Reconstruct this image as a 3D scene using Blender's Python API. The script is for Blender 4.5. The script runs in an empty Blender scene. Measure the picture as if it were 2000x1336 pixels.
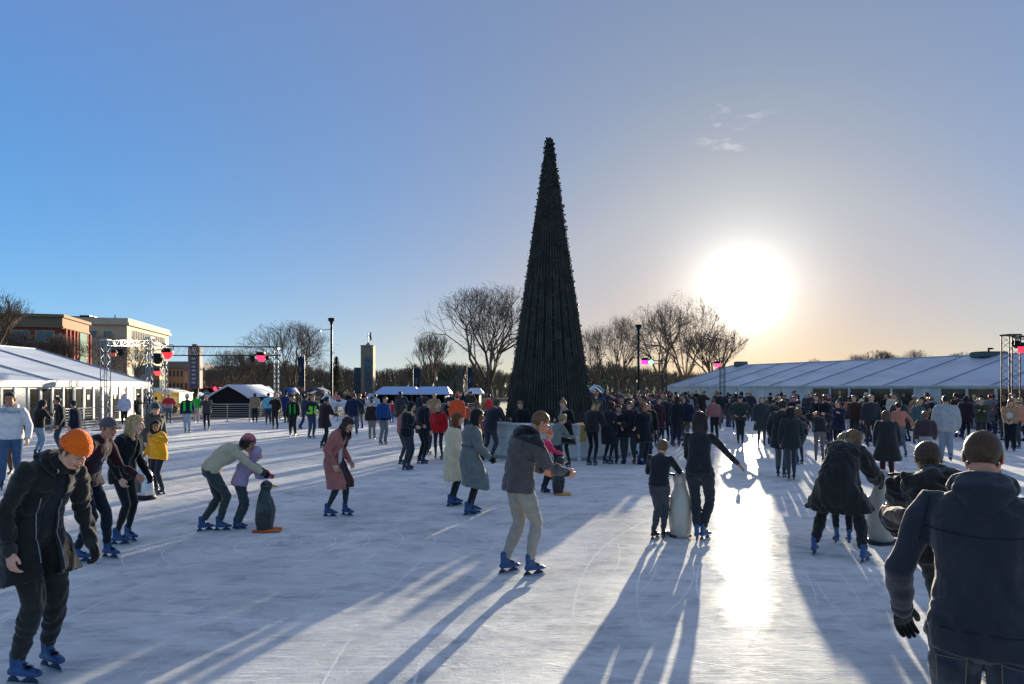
import bpy, bmesh, math, random
import numpy as np
from mathutils import Vector, Matrix, noise as mnoise

random.seed(7); rng = np.random.default_rng(7)
C = bpy.context.scene.collection
R = math.radians
PI = math.pi

# ---------------------------------------------------------------- camera
F = 1333.0            # focal length in photo pixels
HZ = 755.0            # horizon row of the photo
EYE = 2.08            # eye height (the photographer stands on a low step)
cam_d = bpy.data.cameras.new('camera')
cam = bpy.data.objects.new('camera', cam_d); C.objects.link(cam)
bpy.context.scene.camera = cam
cam.location = (0, 0, EYE); cam.rotation_euler = (R(90), 0, 0)
cam_d.sensor_width = 36; cam_d.lens = 36 * F / 2000
cam_d.shift_y = (HZ - 668) / 2000
cam_d.clip_start = .05; cam_d.clip_end = 6000

# ---------------------------------------------------------------- sky, sun, exposure
SUN_AZ = math.atan2(450, F)           # to the right of straight ahead
SUN_EL = math.atan2((HZ - 570), F / math.cos(SUN_AZ))
SUN_DIR = Vector((math.sin(SUN_AZ) * math.cos(SUN_EL), math.cos(SUN_AZ) * math.cos(SUN_EL), math.sin(SUN_EL)))
w = bpy.data.worlds.new("World"); bpy.context.scene.world = w; w.use_nodes = True
nt = w.node_tree; nt.nodes.clear()
out = nt.nodes.new('ShaderNodeOutputWorld'); bg = nt.nodes.new('ShaderNodeBackground')
sky = nt.nodes.new('ShaderNodeTexSky'); sky.sky_type = 'NISHITA'; sky.sun_disc = False
sky.sun_elevation = SUN_EL; sky.sun_rotation = SUN_AZ
sky.air_density = 1.0; sky.dust_density = 0.6; sky.ozone_density = 1.6; sky.altitude = 50
bg.inputs['Strength'].default_value = SKY_STRENGTH = 0.10
# aureole round the sun: light scattered by thin haze, a function of the angle to the sun only
geo = nt.nodes.new('ShaderNodeNewGeometry')
dot = nt.nodes.new('ShaderNodeVectorMath'); dot.operation = 'DOT_PRODUCT'
dot.inputs[1].default_value = (-SUN_DIR.x, -SUN_DIR.y, -SUN_DIR.z)
nt.links.new(geo.outputs['Incoming'], dot.inputs[0])
def wm(op, a, b=None, clamp=False):
    n = nt.nodes.new('ShaderNodeMath'); n.operation = op; n.use_clamp = clamp
    for i, v in enumerate((a, b)):
        if v is None: continue
        if isinstance(v, (int, float)): n.inputs[i].default_value = v
        else: nt.links.new(v, n.inputs[i])
    return n.outputs[0]
ang = wm('ARCCOSINE', wm('MINIMUM', dot.outputs['Value'], 0.999999))
def gauss(sig, amp):
    q = wm('DIVIDE', ang, sig)
    return wm('MULTIPLY', wm('EXPONENT', wm('MULTIPLY', wm('MULTIPLY', q, q), -1.0)), amp)
def lobe(sig, amp):
    return wm('MULTIPLY', wm('EXPONENT', wm('MULTIPLY', wm('DIVIDE', ang, sig), -1.0)), amp)
def scaled(col, val):
    m = nt.nodes.new('ShaderNodeVectorMath'); m.operation = 'SCALE'
    m.inputs[0].default_value = col; nt.links.new(val, m.inputs['Scale']); return m.outputs[0]
def vadd(a, b):
    m = nt.nodes.new('ShaderNodeVectorMath'); m.operation = 'ADD'
    nt.links.new(a, m.inputs[0]); nt.links.new(b, m.inputs[1]); return m.outputs[0]
sep = nt.nodes.new('ShaderNodeSeparateXYZ'); nt.links.new(geo.outputs['Incoming'], sep.inputs[0])
elev = wm('ARCSINE', wm('MAXIMUM', wm('MULTIPLY', sep.outputs['Z'], -1.0), 0.0))
def hz(sc_): return wm('EXPONENT', wm('MULTIPLY', wm('DIVIDE', elev, sc_), -1.0))
K = 3.415                     # brings the fitted radiances to this background strength and exposure
one = wm('MULTIPLY', wm('ADD', elev, 1.0), 0.0); one = wm('ADD', one, 1.0)
k3 = lambda *c: tuple(K * q for q in c)
nis = nt.nodes.new('ShaderNodeVectorMath'); nis.operation = 'SCALE'; nis.inputs['Scale'].default_value = .060; cap = nt.nodes.new('ShaderNodeVectorMath'); cap.operation = 'MINIMUM'; cap.inputs[1].default_value = (9, 9, 9); nt.links.new(sky.outputs['Color'], cap.inputs[0]); nt.links.new(cap.outputs[0], nis.inputs[0])
skyc = vadd(nis.outputs[0], scaled(k3(.2298, .1762, .3474), one))
skyc = vadd(skyc, scaled(k3(.1502, .2724, .3874), lobe(.12, 1)))
skyc = vadd(skyc, scaled(k3(-.0465, .0708, -.3445), lobe(.45, 1)))
skyc = vadd(skyc, scaled(k3(.5409, .5170, .0343), hz(.12)))
skyc = vadd(skyc, scaled(k3(.028, -.4523, -.7242), wm('MULTIPLY', hz(.12), lobe(.5, 1))))
skyc = vadd(skyc, scaled(k3(-.5337, .0999, .7452), hz(.5)))
skyc = vadd(skyc, scaled(k3(.8077, .0089, -.2987), wm('MULTIPLY', hz(.5), lobe(.6, 1))))
skyc = vadd(skyc, scaled(k3(1.0, .95, .86), gauss(.034, 2.6)))
skyc = vadd(skyc, scaled(k3(1.0, .97, .90), gauss(.085, .42)))
skyc = vadd(skyc, scaled(k3(1.0, .95, .86), lobe(.035, .55)))
# a shred of thin cloud high above the sun
wd = Vector((430, F, HZ - 252)).normalized(); dw = nt.nodes.new('ShaderNodeVectorMath'); dw.operation = 'DOT_PRODUCT'; dw.inputs[1].default_value = -wd
nt.links.new(geo.outputs['Incoming'], dw.inputs[0]); angw = wm('DIVIDE', wm('ARCCOSINE', wm('MINIMUM', dw.outputs['Value'], .999999)), .034)
mpw = nt.nodes.new('ShaderNodeMapping'); mpw.inputs['Rotation'].default_value = (0, R(35), 0); mpw.inputs['Scale'].default_value = (30, 30, 90); nt.links.new(geo.outputs['Incoming'], mpw.inputs[0])
nw = nt.nodes.new('ShaderNodeTexNoise'); nw.inputs['Scale'].default_value = 1.0; nw.inputs['Detail'].default_value = 7; nt.links.new(mpw.outputs[0], nw.inputs[0])
wisp = wm('MULTIPLY', wm('EXPONENT', wm('MULTIPLY', wm('MULTIPLY', angw, angw), -1.0)), wm('DIVIDE', wm('SUBTRACT', nw.outputs[0], .56), .12, True))
skyc = vadd(skyc, scaled(k3(.26, .20, .16), wisp))
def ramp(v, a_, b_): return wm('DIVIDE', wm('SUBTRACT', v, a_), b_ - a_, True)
skyc = vadd(skyc, scaled(k3(.075, .085, .0), ramp(elev, .52, 1.1)))      # unseen sky overhead and behind the viewer, paled to set the ambient fill
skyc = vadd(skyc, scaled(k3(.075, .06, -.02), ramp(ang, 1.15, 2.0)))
mxv = nt.nodes.new('ShaderNodeVectorMath'); mxv.operation = 'MAXIMUM'; nt.links.new(skyc, mxv.inputs[0]); mxv.inputs[1].default_value = (.05, .05, .05); skyc = mxv.outputs[0]
hsv = nt.nodes.new('ShaderNodeHueSaturation'); hsv.inputs['Saturation'].default_value = .93; hsv.inputs['Value'].default_value = .99; nt.links.new(skyc, hsv.inputs['Color']); skyc = hsv.outputs[0]
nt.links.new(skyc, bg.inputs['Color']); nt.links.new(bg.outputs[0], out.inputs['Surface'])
sl = bpy.data.lights.new('sun', 'SUN'); sl.energy = 5.0; sl.angle = R(.53); sl.color = (1.0, .88, .66)
sun = bpy.data.objects.new('sun', sl); C.objects.link(sun)
sun.rotation_euler = SUN_DIR.to_track_quat('Z', 'Y').to_euler()
sc = bpy.context.scene
sc.view_settings.view_transform = 'Standard'; sc.view_settings.look = 'None'
sc.view_settings.exposure = 1.55; sc.view_settings.gamma = 1.0
sc.render.engine = 'CYCLES'
sc.cycles.max_bounces = 6; sc.cycles.diffuse_bounces = 2; sc.cycles.glossy_bounces = 3
sc.cycles.transparent_max_bounces = 6; sc.cycles.use_denoising = True
sc.cycles.sample_clamp_indirect = 6.0

def ground(px, py):
    """photo pixel -> point on the ice"""
    d = EYE * F / (py - HZ); return ((px - 1000) / F * d, d)
def at(px, d): return ((px - 1000) / F * d, d)
def zat(py, d): return EYE - (py - HZ) / F * d

# ---------------------------------------------------------------- helpers
def lin(c):
    return tuple(((x / 255) / 12.92 if x / 255 <= .04045 else (((x / 255) + .055) / 1.055) ** 2.4) for x in c)
MATS = {}
def mat(name, col=(200, 200, 200), rough=.8, metal=0, sheen=0, bump=None, var=.0, vscale=6, emit=None, estr=0,
        spec=.3, trans=0, alpha=1, coat=0, vcol=None, stretch=(1, 1, 1), island=0, sss=0):
    if name in MATS: return MATS[name]
    m = bpy.data.materials.new(name); m.use_nodes = True; MATS[name] = m
    t = m.node_tree; b = t.nodes['Principled BSDF']
    c = lin(col) + (1,)
    b.inputs['Base Color'].default_value = c; b.inputs['Roughness'].default_value = rough
    b.inputs['Metallic'].default_value = metal; b.inputs['Specular IOR Level'].default_value = spec
    b.inputs['Sheen Weight'].default_value = sheen; b.inputs['Sheen Roughness'].default_value = .5
    b.inputs['Transmission Weight'].default_value = trans; b.inputs['Alpha'].default_value = alpha
    b.inputs['Coat Weight'].default_value = coat
    if sss: b.inputs['Subsurface Weight'].default_value = sss; b.inputs['Subsurface Radius'].default_value = (.02, .008, .004); b.inputs['Subsurface Scale'].default_value = 1
    if emit: b.inputs['Emission Color'].default_value = lin(emit) + (1,); b.inputs['Emission Strength'].default_value = estr
    tc = t.nodes.new('ShaderNodeTexCoord'); mp = t.nodes.new('ShaderNodeMapping'); mp.inputs['Scale'].default_value = stretch
    t.links.new(tc.outputs['Object'], mp.inputs[0])
    if var:
        n = t.nodes.new('ShaderNodeTexNoise'); n.inputs['Scale'].default_value = vscale; n.inputs['Detail'].default_value = 5
        t.links.new(mp.outputs[0], n.inputs[0])
        mx = t.nodes.new('ShaderNodeMix'); mx.data_type = 'RGBA'
        c2 = lin(vcol) + (1,) if vcol else tuple(x * (1 - var) for x in c[:3]) + (1,)
        c1 = c if vcol else tuple(min(1, x * (1 + var)) for x in c[:3]) + (1,)
        mx.inputs[6].default_value = c1; mx.inputs[7].default_value = c2
        rp = t.nodes.new('ShaderNodeMapRange'); rp.inputs[1].default_value = .35; rp.inputs[2].default_value = .65
        t.links.new(n.outputs[0], rp.inputs[0]); t.links.new(rp.outputs[0], mx.inputs[0])
        last = mx.outputs[2]
        if island:
            g = t.nodes.new('ShaderNodeNewGeometry'); hs = t.nodes.new('ShaderNodeHueSaturation')
            r2 = t.nodes.new('ShaderNodeMapRange'); r2.inputs[3].default_value = 1 - island; r2.inputs[4].default_value = 1 + island
            t.links.new(g.outputs['Random Per Island'], r2.inputs[0]); t.links.new(r2.outputs[0], hs.inputs['Value'])
            t.links.new(last, hs.inputs['Color']); last = hs.outputs[0]
        t.links.new(last, b.inputs['Base Color'])
    if bump:
        sc_, st = bump
        n = t.nodes.new('ShaderNodeTexNoise'); n.inputs['Scale'].default_value = sc_; n.inputs['Detail'].default_value = 6
        t.links.new(mp.outputs[0], n.inputs[0])
        bp = t.nodes.new('ShaderNodeBump'); bp.inputs['Strength'].default_value = st; bp.inputs['Distance'].default_value = .02
        t.links.new(n.outputs[0], bp.inputs['Height']); t.links.new(bp.outputs[0], b.inputs['Normal'])
    return m
def fab(r, g, b_, knit=0, shiny=0):
    return mat('fabric_%d_%d_%d_%d%d' % (r, g, b_, knit, shiny), (r, g, b_), rough=.45 if shiny else .92, sheen=.1 if shiny else .25,
               bump=(60, .45) if knit else (22, .35), var=.10, vscale=9, spec=.3 if shiny else .15)

def tag(o, label=None, cat=None, group=None, kind=None):
    if label: o['label'] = label
    if cat: o['category'] = cat
    if group: o['group'] = group
    if kind: o['kind'] = kind
    return o
def empty(name, loc=(0, 0, 0), rz=0):
    o = bpy.data.objects.new(name, None); C.objects.link(o); o.location = loc; o.rotation_euler = (0, 0, rz)
    o.empty_display_size = .2
    return o
def link(name, me, mats=(), parent=None, smooth=False):
    for m in (mats if isinstance(mats, (list, tuple)) else [mats]):
        if m: me.materials.append(m)
    o = bpy.data.objects.new(name, me); C.objects.link(o)
    if parent is not None: o.parent = parent
    if smooth: me.polygons.foreach_set('use_smooth', [True] * len(me.polygons))
    return o
def copy_tree(o, parent=None):
    c = o.copy(); C.objects.link(c)
    if parent is not None: c.parent = parent
    for ch in list(o.children): copy_tree(ch, c)
    return c

class G:
    """collects faces; build() makes one mesh object"""
    def __init__(s): s.v = []; s.f = []; s.m = []; s.n = 0
    def add(s, v, f, mi=0, M=None):
        v = np.asarray(v, float).reshape(-1, 3)
        if M is not None:
            M = np.array(M); v = v @ M[:3, :3].T + M[:3, 3]
        s.v.append(v); s.f += [tuple(i + s.n for i in q) for q in f]; s.m += [mi] * len(f); s.n += len(v); return s
    def box(s, lo, hi, mi=0, M=None):
        x0, y0, z0 = lo; x1, y1, z1 = hi
        v = [(x0, y0, z0), (x1, y0, z0), (x1, y1, z0), (x0, y1, z0), (x0, y0, z1), (x1, y0, z1), (x1, y1, z1), (x0, y1, z1)]
        return s.add(v, [(0, 3, 2, 1), (4, 5, 6, 7), (0, 1, 5, 4), (1, 2, 6, 5), (2, 3, 7, 6), (3, 0, 4, 7)], mi, M)
    def quad(s, a, b, c, d, mi=0): return s.add([a, b, c, d], [(0, 1, 2, 3)], mi)
    def bar(s, a, b, r, n=6, mi=0, r2=None, cap=True):
        a = np.array(a, float); b = np.array(b, float); t = b - a; L = np.linalg.norm(t)
        if L < 1e-9: return s
        t /= L; h = np.array((0, 0, 1.)) if abs(t[2]) < .9 else np.array((1., 0, 0))
        u = np.cross(t, h); u /= np.linalg.norm(u); w_ = np.cross(t, u)
        k = np.arange(n) * 2 * PI / n + PI / n
        ring = np.outer(np.cos(k), u) + np.outer(np.sin(k), w_)
        v = np.vstack([a + ring * r, b + ring * (r if r2 is None else r2)])
        f = [(i, (i + 1) % n, n + (i + 1) % n, n + i) for i in range(n)]
        if cap: f += [tuple(range(n - 1, -1, -1)), tuple(range(n, 2 * n))]
        return s.add(v, f, mi)
    def path(s, pts, r, n=6, mi=0):
        for a, b in zip(pts[:-1], pts[1:]): s.bar(a, b, r, n, mi)
        return s
    def tube(s, P, Rr, ref=(0, 1, 0), n=14, mi=0, rnd=True, p=2.0):
        """loft of ellipses (a across ref, b along ref) through P, closed with rounded ends"""
        P = [np.array(q, float) for q in P]; Rr = [(q, q) if np.isscalar(q) else tuple(q) for q in Rr]
        T = []
        for i in range(len(P)):
            t = P[min(i + 1, len(P) - 1)] - P[max(i - 1, 0)]; T.append(t / (np.linalg.norm(t) + 1e-12))
        refs = ref if isinstance(ref, list) else [ref] * len(P)
        refs = [np.array(q, float) for q in refs]
        if rnd:
            a0 = min(Rr[0]); a1 = min(Rr[-1])
            if rnd != 'top':
                P = [P[0] - T[0] * a0 * .55, P[0] - T[0] * a0 * .3] + P
                Rr = [(Rr[0][0] * .45, Rr[0][1] * .45), (Rr[0][0] * .82, Rr[0][1] * .82)] + Rr; T = [T[0], T[0]] + T; refs = [refs[0]] * 2 + refs
            P = P + [P[-1] + T[-1] * a1 * .3, P[-1] + T[-1] * a1 * .55]
            Rr = Rr + [(Rr[-1][0] * .82, Rr[-1][1] * .82), (Rr[-1][0] * .45, Rr[-1][1] * .45)]
            T = T + [T[-1], T[-1]]; refs = refs + [refs[-1]] * 2
        k = np.arange(n) * 2 * PI / n; ck, sk = np.cos(k), np.sin(k)
        if p != 2.0: ck = np.sign(ck) * abs(ck) ** (2 / p); sk = np.sign(sk) * abs(sk) ** (2 / p)
        V = []
        for q, (a, b), t, rf in zip(P, Rr, T, refs):
            bb = rf - t * rf.dot(t); L = np.linalg.norm(bb)
            if L < 1e-3:
                rf = np.array((1., 0, 0)); bb = rf - t * rf.dot(t); L = np.linalg.norm(bb)
            bb /= L; aa = np.cross(bb, t)
            V.append(q + np.outer(ck * a, aa) + np.outer(sk * b, bb))
        f = [];
        for j in range(len(P) - 1):
            for i in range(n):
                a = j * n + i; b = j * n + (i + 1) % n; f.append((a, b, b + n, a + n))
        f += [tuple(range(n - 1, -1, -1)), tuple(range((len(P) - 1) * n, len(P) * n))]
        return s.add(np.vstack(V), f, mi)
    def ell(s, c, r, rot=None, nu=14, nv=9, mi=0):
        v = []; f = []
        for j in range(nv + 1):
            th = PI * j / nv
            for i in range(nu):
                ph = 2 * PI * i / nu
                v.append((math.sin(th) * math.cos(ph) * r[0], math.sin(th) * math.sin(ph) * r[1], math.cos(th) * r[2]))
        for j in range(nv):
            for i in range(nu):
                a = j * nu + i; b = j * nu + (i + 1) % nu
                if j == 0: f.append((a, a + nu, b + nu))
                elif j == nv - 1: f.append((a, a + nu, b))
                else: f.append((a, a + nu, b + nu, b))
        v = np.array(v)
        if rot is not None: v = v @ np.array(rot)[:3, :3].T
        return s.add(v + np.array(c), f, mi)
    def mesh(s, name='m', clean=False):
        me = bpy.data.meshes.new(name)
        me.from_pydata(np.vstack(s.v).tolist() if s.v else [], [], s.f)
        me.polygons.foreach_set('material_index', s.m)
        if clean:
            bm = bmesh.new(); bm.from_mesh(me); bmesh.ops.remove_doubles(bm, verts=bm.verts, dist=1e-5)
            bmesh.ops.recalc_face_normals(bm, faces=bm.faces); bm.to_mesh(me); bm.free()
        me.update(); return me
    def build(s, name, mats, parent=None, smooth=False, clean=False):
        return link(name, s.mesh(name, clean), mats, parent, smooth)

def remesh(g, voxel, smooth=2, extra=None):
    """fuse the closed lofts of g into one continuous surface"""
    me = g.mesh('tmp', clean=True)
    o = bpy.data.objects.new('tmp', me); C.objects.link(o)
    m = o.modifiers.new('r', 'REMESH'); m.mode = 'VOXEL'; m.voxel_size = voxel
    if smooth:
        k = o.modifiers.new('s', 'SMOOTH'); k.factor = .5; k.iterations = smooth
    dg = bpy.context.evaluated_depsgraph_get()
    res = bpy.data.meshes.new_from_object(o.evaluated_get(dg))
    bpy.data.objects.remove(o); bpy.data.meshes.remove(me)
    v = np.empty(len(res.vertices) * 3); res.vertices.foreach_get('co', v); v = v.reshape(-1, 3)
    f = [tuple(p.vertices) for p in res.polygons]
    bpy.data.meshes.remove(res)
    return v, f
def vnormals(v, f):
    n = np.zeros_like(v); q = np.array([(p[0], p[1], p[2]) for p in f])
    if len(q) == 0: return n
    fn = np.cross(v[q[:, 1]] - v[q[:, 0]], v[q[:, 2]] - v[q[:, 0]])
    for k in range(4):
        idx = np.array([p[k] if len(p) > k else p[0] for p in f]); np.add.at(n, idx, fn)
    return n / (np.linalg.norm(n, axis=1)[:, None] + 1e-12)
# ================================================================ people
def nrm(v): v = np.array(v, float); return v / (np.linalg.norm(v) + 1e-12)
def sstep(a, b, x): t = np.clip((x - a) / (b - a), 0, 1); return t * t * (3 - 2 * t)
def rotx(a): c, s = math.cos(a), math.sin(a); return np.array([[1, 0, 0], [0, c, -s], [0, s, c]])
def roty(a): c, s = math.cos(a), math.sin(a); return np.array([[c, 0, s], [0, 1, 0], [-s, 0, c]])
def rotz(a): c, s = math.cos(a), math.sin(a); return np.array([[c, -s, 0], [s, c, 0], [0, 0, 1]])

# canonical head: centre at origin, facing +Y, crown at z=.118, chin at z=-.118
def make_head(vox):
    g = G()
    g.ell((0, -.014, .026), (.0755, .094, .090), nu=24, nv=16)
    g.ell((0, .022, -.028), (.061, .067, .080), nu=20, nv=14)
    g.ell((0, .035, -.083), (.040, .046, .032), nu=16, nv=10)
    g.ell((0, .066, -.094), (.020, .018, .020))
    for s in (-1, 1):
        g.tube([(s * .055, -.005, -.045), (s * .047, .02, -.078), (s * .02, .06, -.098)], [.020, .018, .015], n=8)
        g.tube([(s * .012, .088, .026), (s * .036, .080, .027), (s * .056, .058, .016)], [.010, .010, .009], n=8)
        g.ell((s * .040, .062, -.026), (.020, .020, .018))
        g.ell((s * .079, -.008, -.012), (.008, .019, .031), rot=rotx(.2) @ roty(0) @ rotz(-s * .35))
        g.ell((s * .0095, .097, -.040), (.009, .010, .008))
        g.ell((s * .031, .074, .003), (.014, .012, .010))
    g.tube([(0, .084, .022), (0, .094, .0), (0, .106, -.022), (0, .112, -.034)], [.009, .009, .011, .011], n=8)
    g.ell((0, .0885, -.060), (.022, .010, .0062)); g.ell((0, .0865, -.070), (.019, .010, .0068))
    v, f = remesh(g, vox, 2 if vox < .006 else 1)
    # eye sockets
    for s in (-1, 1):
        d2 = ((v[:, 0] - s * .031) / .018) ** 2 + ((v[:, 2] - .006) / .013) ** 2
        v[:, 1] -= np.exp(-d2) * .005 * (v[:, 1] > .05)
    d2 = (v[:, 0] / .026) ** 2 + ((v[:, 2] + .065) / .0022) ** 2
    v[:, 1] -= np.exp(-d2) * .0028 * (v[:, 1] > .05)
    c = np.array([v[list(p)].mean(0) for p in f]); x, y, z = np.abs(c[:, 0]), c[:, 1], c[:, 2]
    m = np.zeros(len(f), int)                       # 0 skin, 1 brow/lash (hair), 2 lips, 3 eye dark
    m[(x < .022) & (y > .074) & (z > -.0735) & (z < -.0545)] = 2
    m[(x > .013) & (x < .047) & (y > .062) & (z > .0225 + .02 * (x - .02)) & (z < .030)] = 1
    m[(np.hypot((x - .031) / .0125, (z - .003) / .0042) < 1) & (y > .05)] = 3
    return v, f, m
HEAD_HI = make_head(.0040); HEAD_LO = make_head(.0085)

def make_hand(kind, vox):
    """right hand hanging: wrist at origin, fingers towards -Z, thumb +Y, palm faces -X"""
    g = G()
    g.tube([(0, 0, .03), (0, 0, -.01), (0, .002, -.045), (0, .003, -.088)], [(.019, .026), (.018, .028), (.016, .040), (.013, .040)], n=12, p=2.4)
    curl = {'relaxed': (.35, .45, .35), 'grip': (1.15, 1.35, .8), 'flat': (.06, .10, .08), 'point': (.9, 1.1, .6)}[kind]
    for i, (y, L) in enumerate(((.030, .073), (.010, .080), (-.010, .075), (-.029, .060))):
        a = 0; p = np.array((0, y, -.085)); pts = [p + (0, 0, .012)]; pts.append(p)
        for k, fr in enumerate((.45, .30, .25)):
            a += curl[k] * (1 + .12 * i); sp = (y * 1.2) * (0.10 if kind != 'grip' else 0)
            p = p + np.array((-math.sin(a), sp / L, -math.cos(a))) * L * fr; pts.append(p)
        g.tube(pts, [.0088, .0088, .0080, .0074, .0064], n=8)
    th = {'relaxed': [(0, .020, -.012), (-.008, .040, -.038), (-.016, .052, -.064), (-.020, .054, -.088)],
          'flat': [(0, .020, -.012), (-.004, .044, -.034), (-.006, .062, -.056), (-.006, .072, -.078)],
          'grip': [(0, .020, -.012), (-.014, .040, -.038), (-.032, .040, -.060), (-.042, .028, -.078)],
          'point': [(0, .020, -.012), (-.014, .040, -.038), (-.030, .042, -.060), (-.038, .036, -.080)]}[kind]
    g.tube(th, [.015, .0125, .0100, .0085], n=8)
    return remesh(g, vox, 1)
HANDS = {}
def hand(kind, vox):
    if (kind, vox) not in HANDS: HANDS[(kind, vox)] = make_hand(kind, vox)
    return HANDS[(kind, vox)]

# ---- ice skate: ankle above origin on the ground, toe +Y; boot sole at z .065
def make_boot(vox):
    g = G()
    g.tube([(0, -.075, .095), (0, -.03, .100), (0, .03, .100), (0, .085, .096), (0, .135, .090), (0, .165, .085)],
           [(.036, .030), (.040, .036), (.043, .036), (.047, .032), (.043, .025), (.030, .018)], ref=(0, 0, 1), n=14)
    g.tube([(0, -.035, .10), (0, -.035, .15), (0, -.032, .19), (0, -.030, .240)], [(.034, .044), (.034, .045), (.037, .048), (.040, .052)], n=14)
    g.tube([(0, .02, .12), (0, .0, .165), (0, -.01, .20)], [(.032, .035), (.032, .035), (.034, .040)], n=12)
    return remesh(g, vox, 2)
BOOT = {}
SKATE_MATS = None
def boot_mesh(hi):
    k = 'hi' if hi else 'lo'
    if k in BOOT: return BOOT[k]
    v, f = make_boot(.007 if hi else .013)
    m = []
    for p in f:
        c = v[list(p)].mean(0); mi = 0
        if c[2] < .078: mi = 1                              # dark welt
        elif c[2] > .236 and hi: mi = 1                     # dark cuff lining
        elif hi and abs(abs(c[0]) - .042) < .02 and -.05 < c[1] < .11 and abs(c[2] - (.092 + .12 * (c[1] + .02) ** 2 * 8)) < .006: mi = 2
        elif hi and c[2] > .12 and c[1] > -.02 + 0 and abs(c[0]) < .020: mi = 1   # tongue
        m.append(mi)
    me = bpy.data.meshes.new('skate'); me.from_pydata(v.tolist(), [], f); me.polygons.foreach_set('material_index', m)
    me.polygons.foreach_set('use_smooth', [True] * len(f))
    b = G()
    b.box((-.003, -.115, .0), (.003, .172, .021), 0)
    b.tube([(0, -.095, .03), (0, -.06, .045), (0, -.02, .03)], [(.008, .014), (.011, .030), (.007, .012)], (0, 0, 1), 8, 1); b.tube([(0, .03, .03), (0, .085, .045), (0, .14, .03)], [(.007, .012), (.011, .030), (.008, .014)], (0, 0, 1), 8, 1)
    b.box((-.007, -.10, .018), (.007, .150, .028), 1)
    bl = b.mesh('blade')
    l = G()
    for i in range(7):
        t = i / 6; y = .088 - .085 * t; z = .132 + .022 * t + (.11 * max(0, t - .45) / .55); y += -.012 * max(0, t - .5)
        wd = .024 - .006 * t
        l.bar((-wd, y - .004, z - .006), (wd, y + .004, z + .004), .0035, 5)
        l.bar((wd, y - .004, z - .006), (-wd, y + .004, z + .004), .0035, 5)
    l.path([(0, .090, .130), (0, .045, .143), (0, -.002, .158), (0, -.004, .20), (0, .0, .225)], .004, 5)
    la = l.mesh('laces')
    BOOT[k] = (me, bl, la); return BOOT[k]
def add_skate(parent, pos, yaw, pitch, s, hi, kind='skate'):
    me, bl, la = boot_mesh(hi)
    col = {'skate': (32, 70, 118), 'dark_skate': (28, 30, 36), 'shoe': (30, 30, 34), 'boot': (50, 36, 28), 'navy_skate': (26, 42, 66)}[kind]
    nm = 'skate' if 'skate' in kind else 'shoe'
    key = 'bm_%s_%s' % (kind, hi)
    if key not in BOOT:
        q = me.copy(); q.materials.clear()
        q.materials.append(mat('skate_' + kind, col, rough=.38, spec=.5, var=.15, vscale=30))
        q.materials.append(mat('skate_welt', (20, 20, 24), rough=.5)); q.materials.append(mat('skate_stripe', (205, 212, 222), rough=.4))
        BOOT[key] = q
        if not bl.materials:
            bl.materials.append(mat('blade_steel', (190, 192, 198), rough=.25, metal=.9)); bl.materials.append(mat('blade_holder', (40, 52, 80), rough=.5))
            la.materials.append(mat('laces_black', (14, 14, 16), rough=.9))
    o = bpy.data.objects.new(nm, BOOT[key]); C.objects.link(o); o.parent = parent
    sh = .90
    o.scale = (s * sh,) * 3; o.rotation_euler = (R(pitch), 0, R(yaw)); o.location = pos
    if 'skate' in kind:
        b = bpy.data.objects.new('blade', bl); C.objects.link(b); b.parent = o
    if hi:
        b = bpy.data.objects.new('laces', la); C.objects.link(b); b.parent = o
    return o

def ik(A, B, l1, l2, pole):
    A = np.array(A, float); B = np.array(B, float); d = B - A; L = np.linalg.norm(d)
    if L > (l1 + l2) * .995: B = A + d / L * (l1 + l2) * .995; d = B - A; L = np.linalg.norm(d)
    u = d / L; a = (l1 * l1 - l2 * l2 + L * L) / (2 * L); h = math.sqrt(max(0, l1 * l1 - a * a))
    p = np.array(pole, float); p = p - u * p.dot(u); p = nrm(p)
    return A + u * a + p * h, B

SKIN = lambda t: mat('skin_%s' % t, {'light': (214, 160, 132), 'pale': (224, 178, 154), 'ruddy': (205, 138, 108), 'brown': (120, 78, 56), 'tan': (178, 126, 94)}[t], rough=.5, spec=.35, var=.06, vscale=18, sss=.12)
def hairmat(c): return mat('hair_%d_%d_%d' % tuple(c), c, rough=.5, spec=.3, sheen=.12, var=.25, vscale=40, island=.5, sss=.0)

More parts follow.
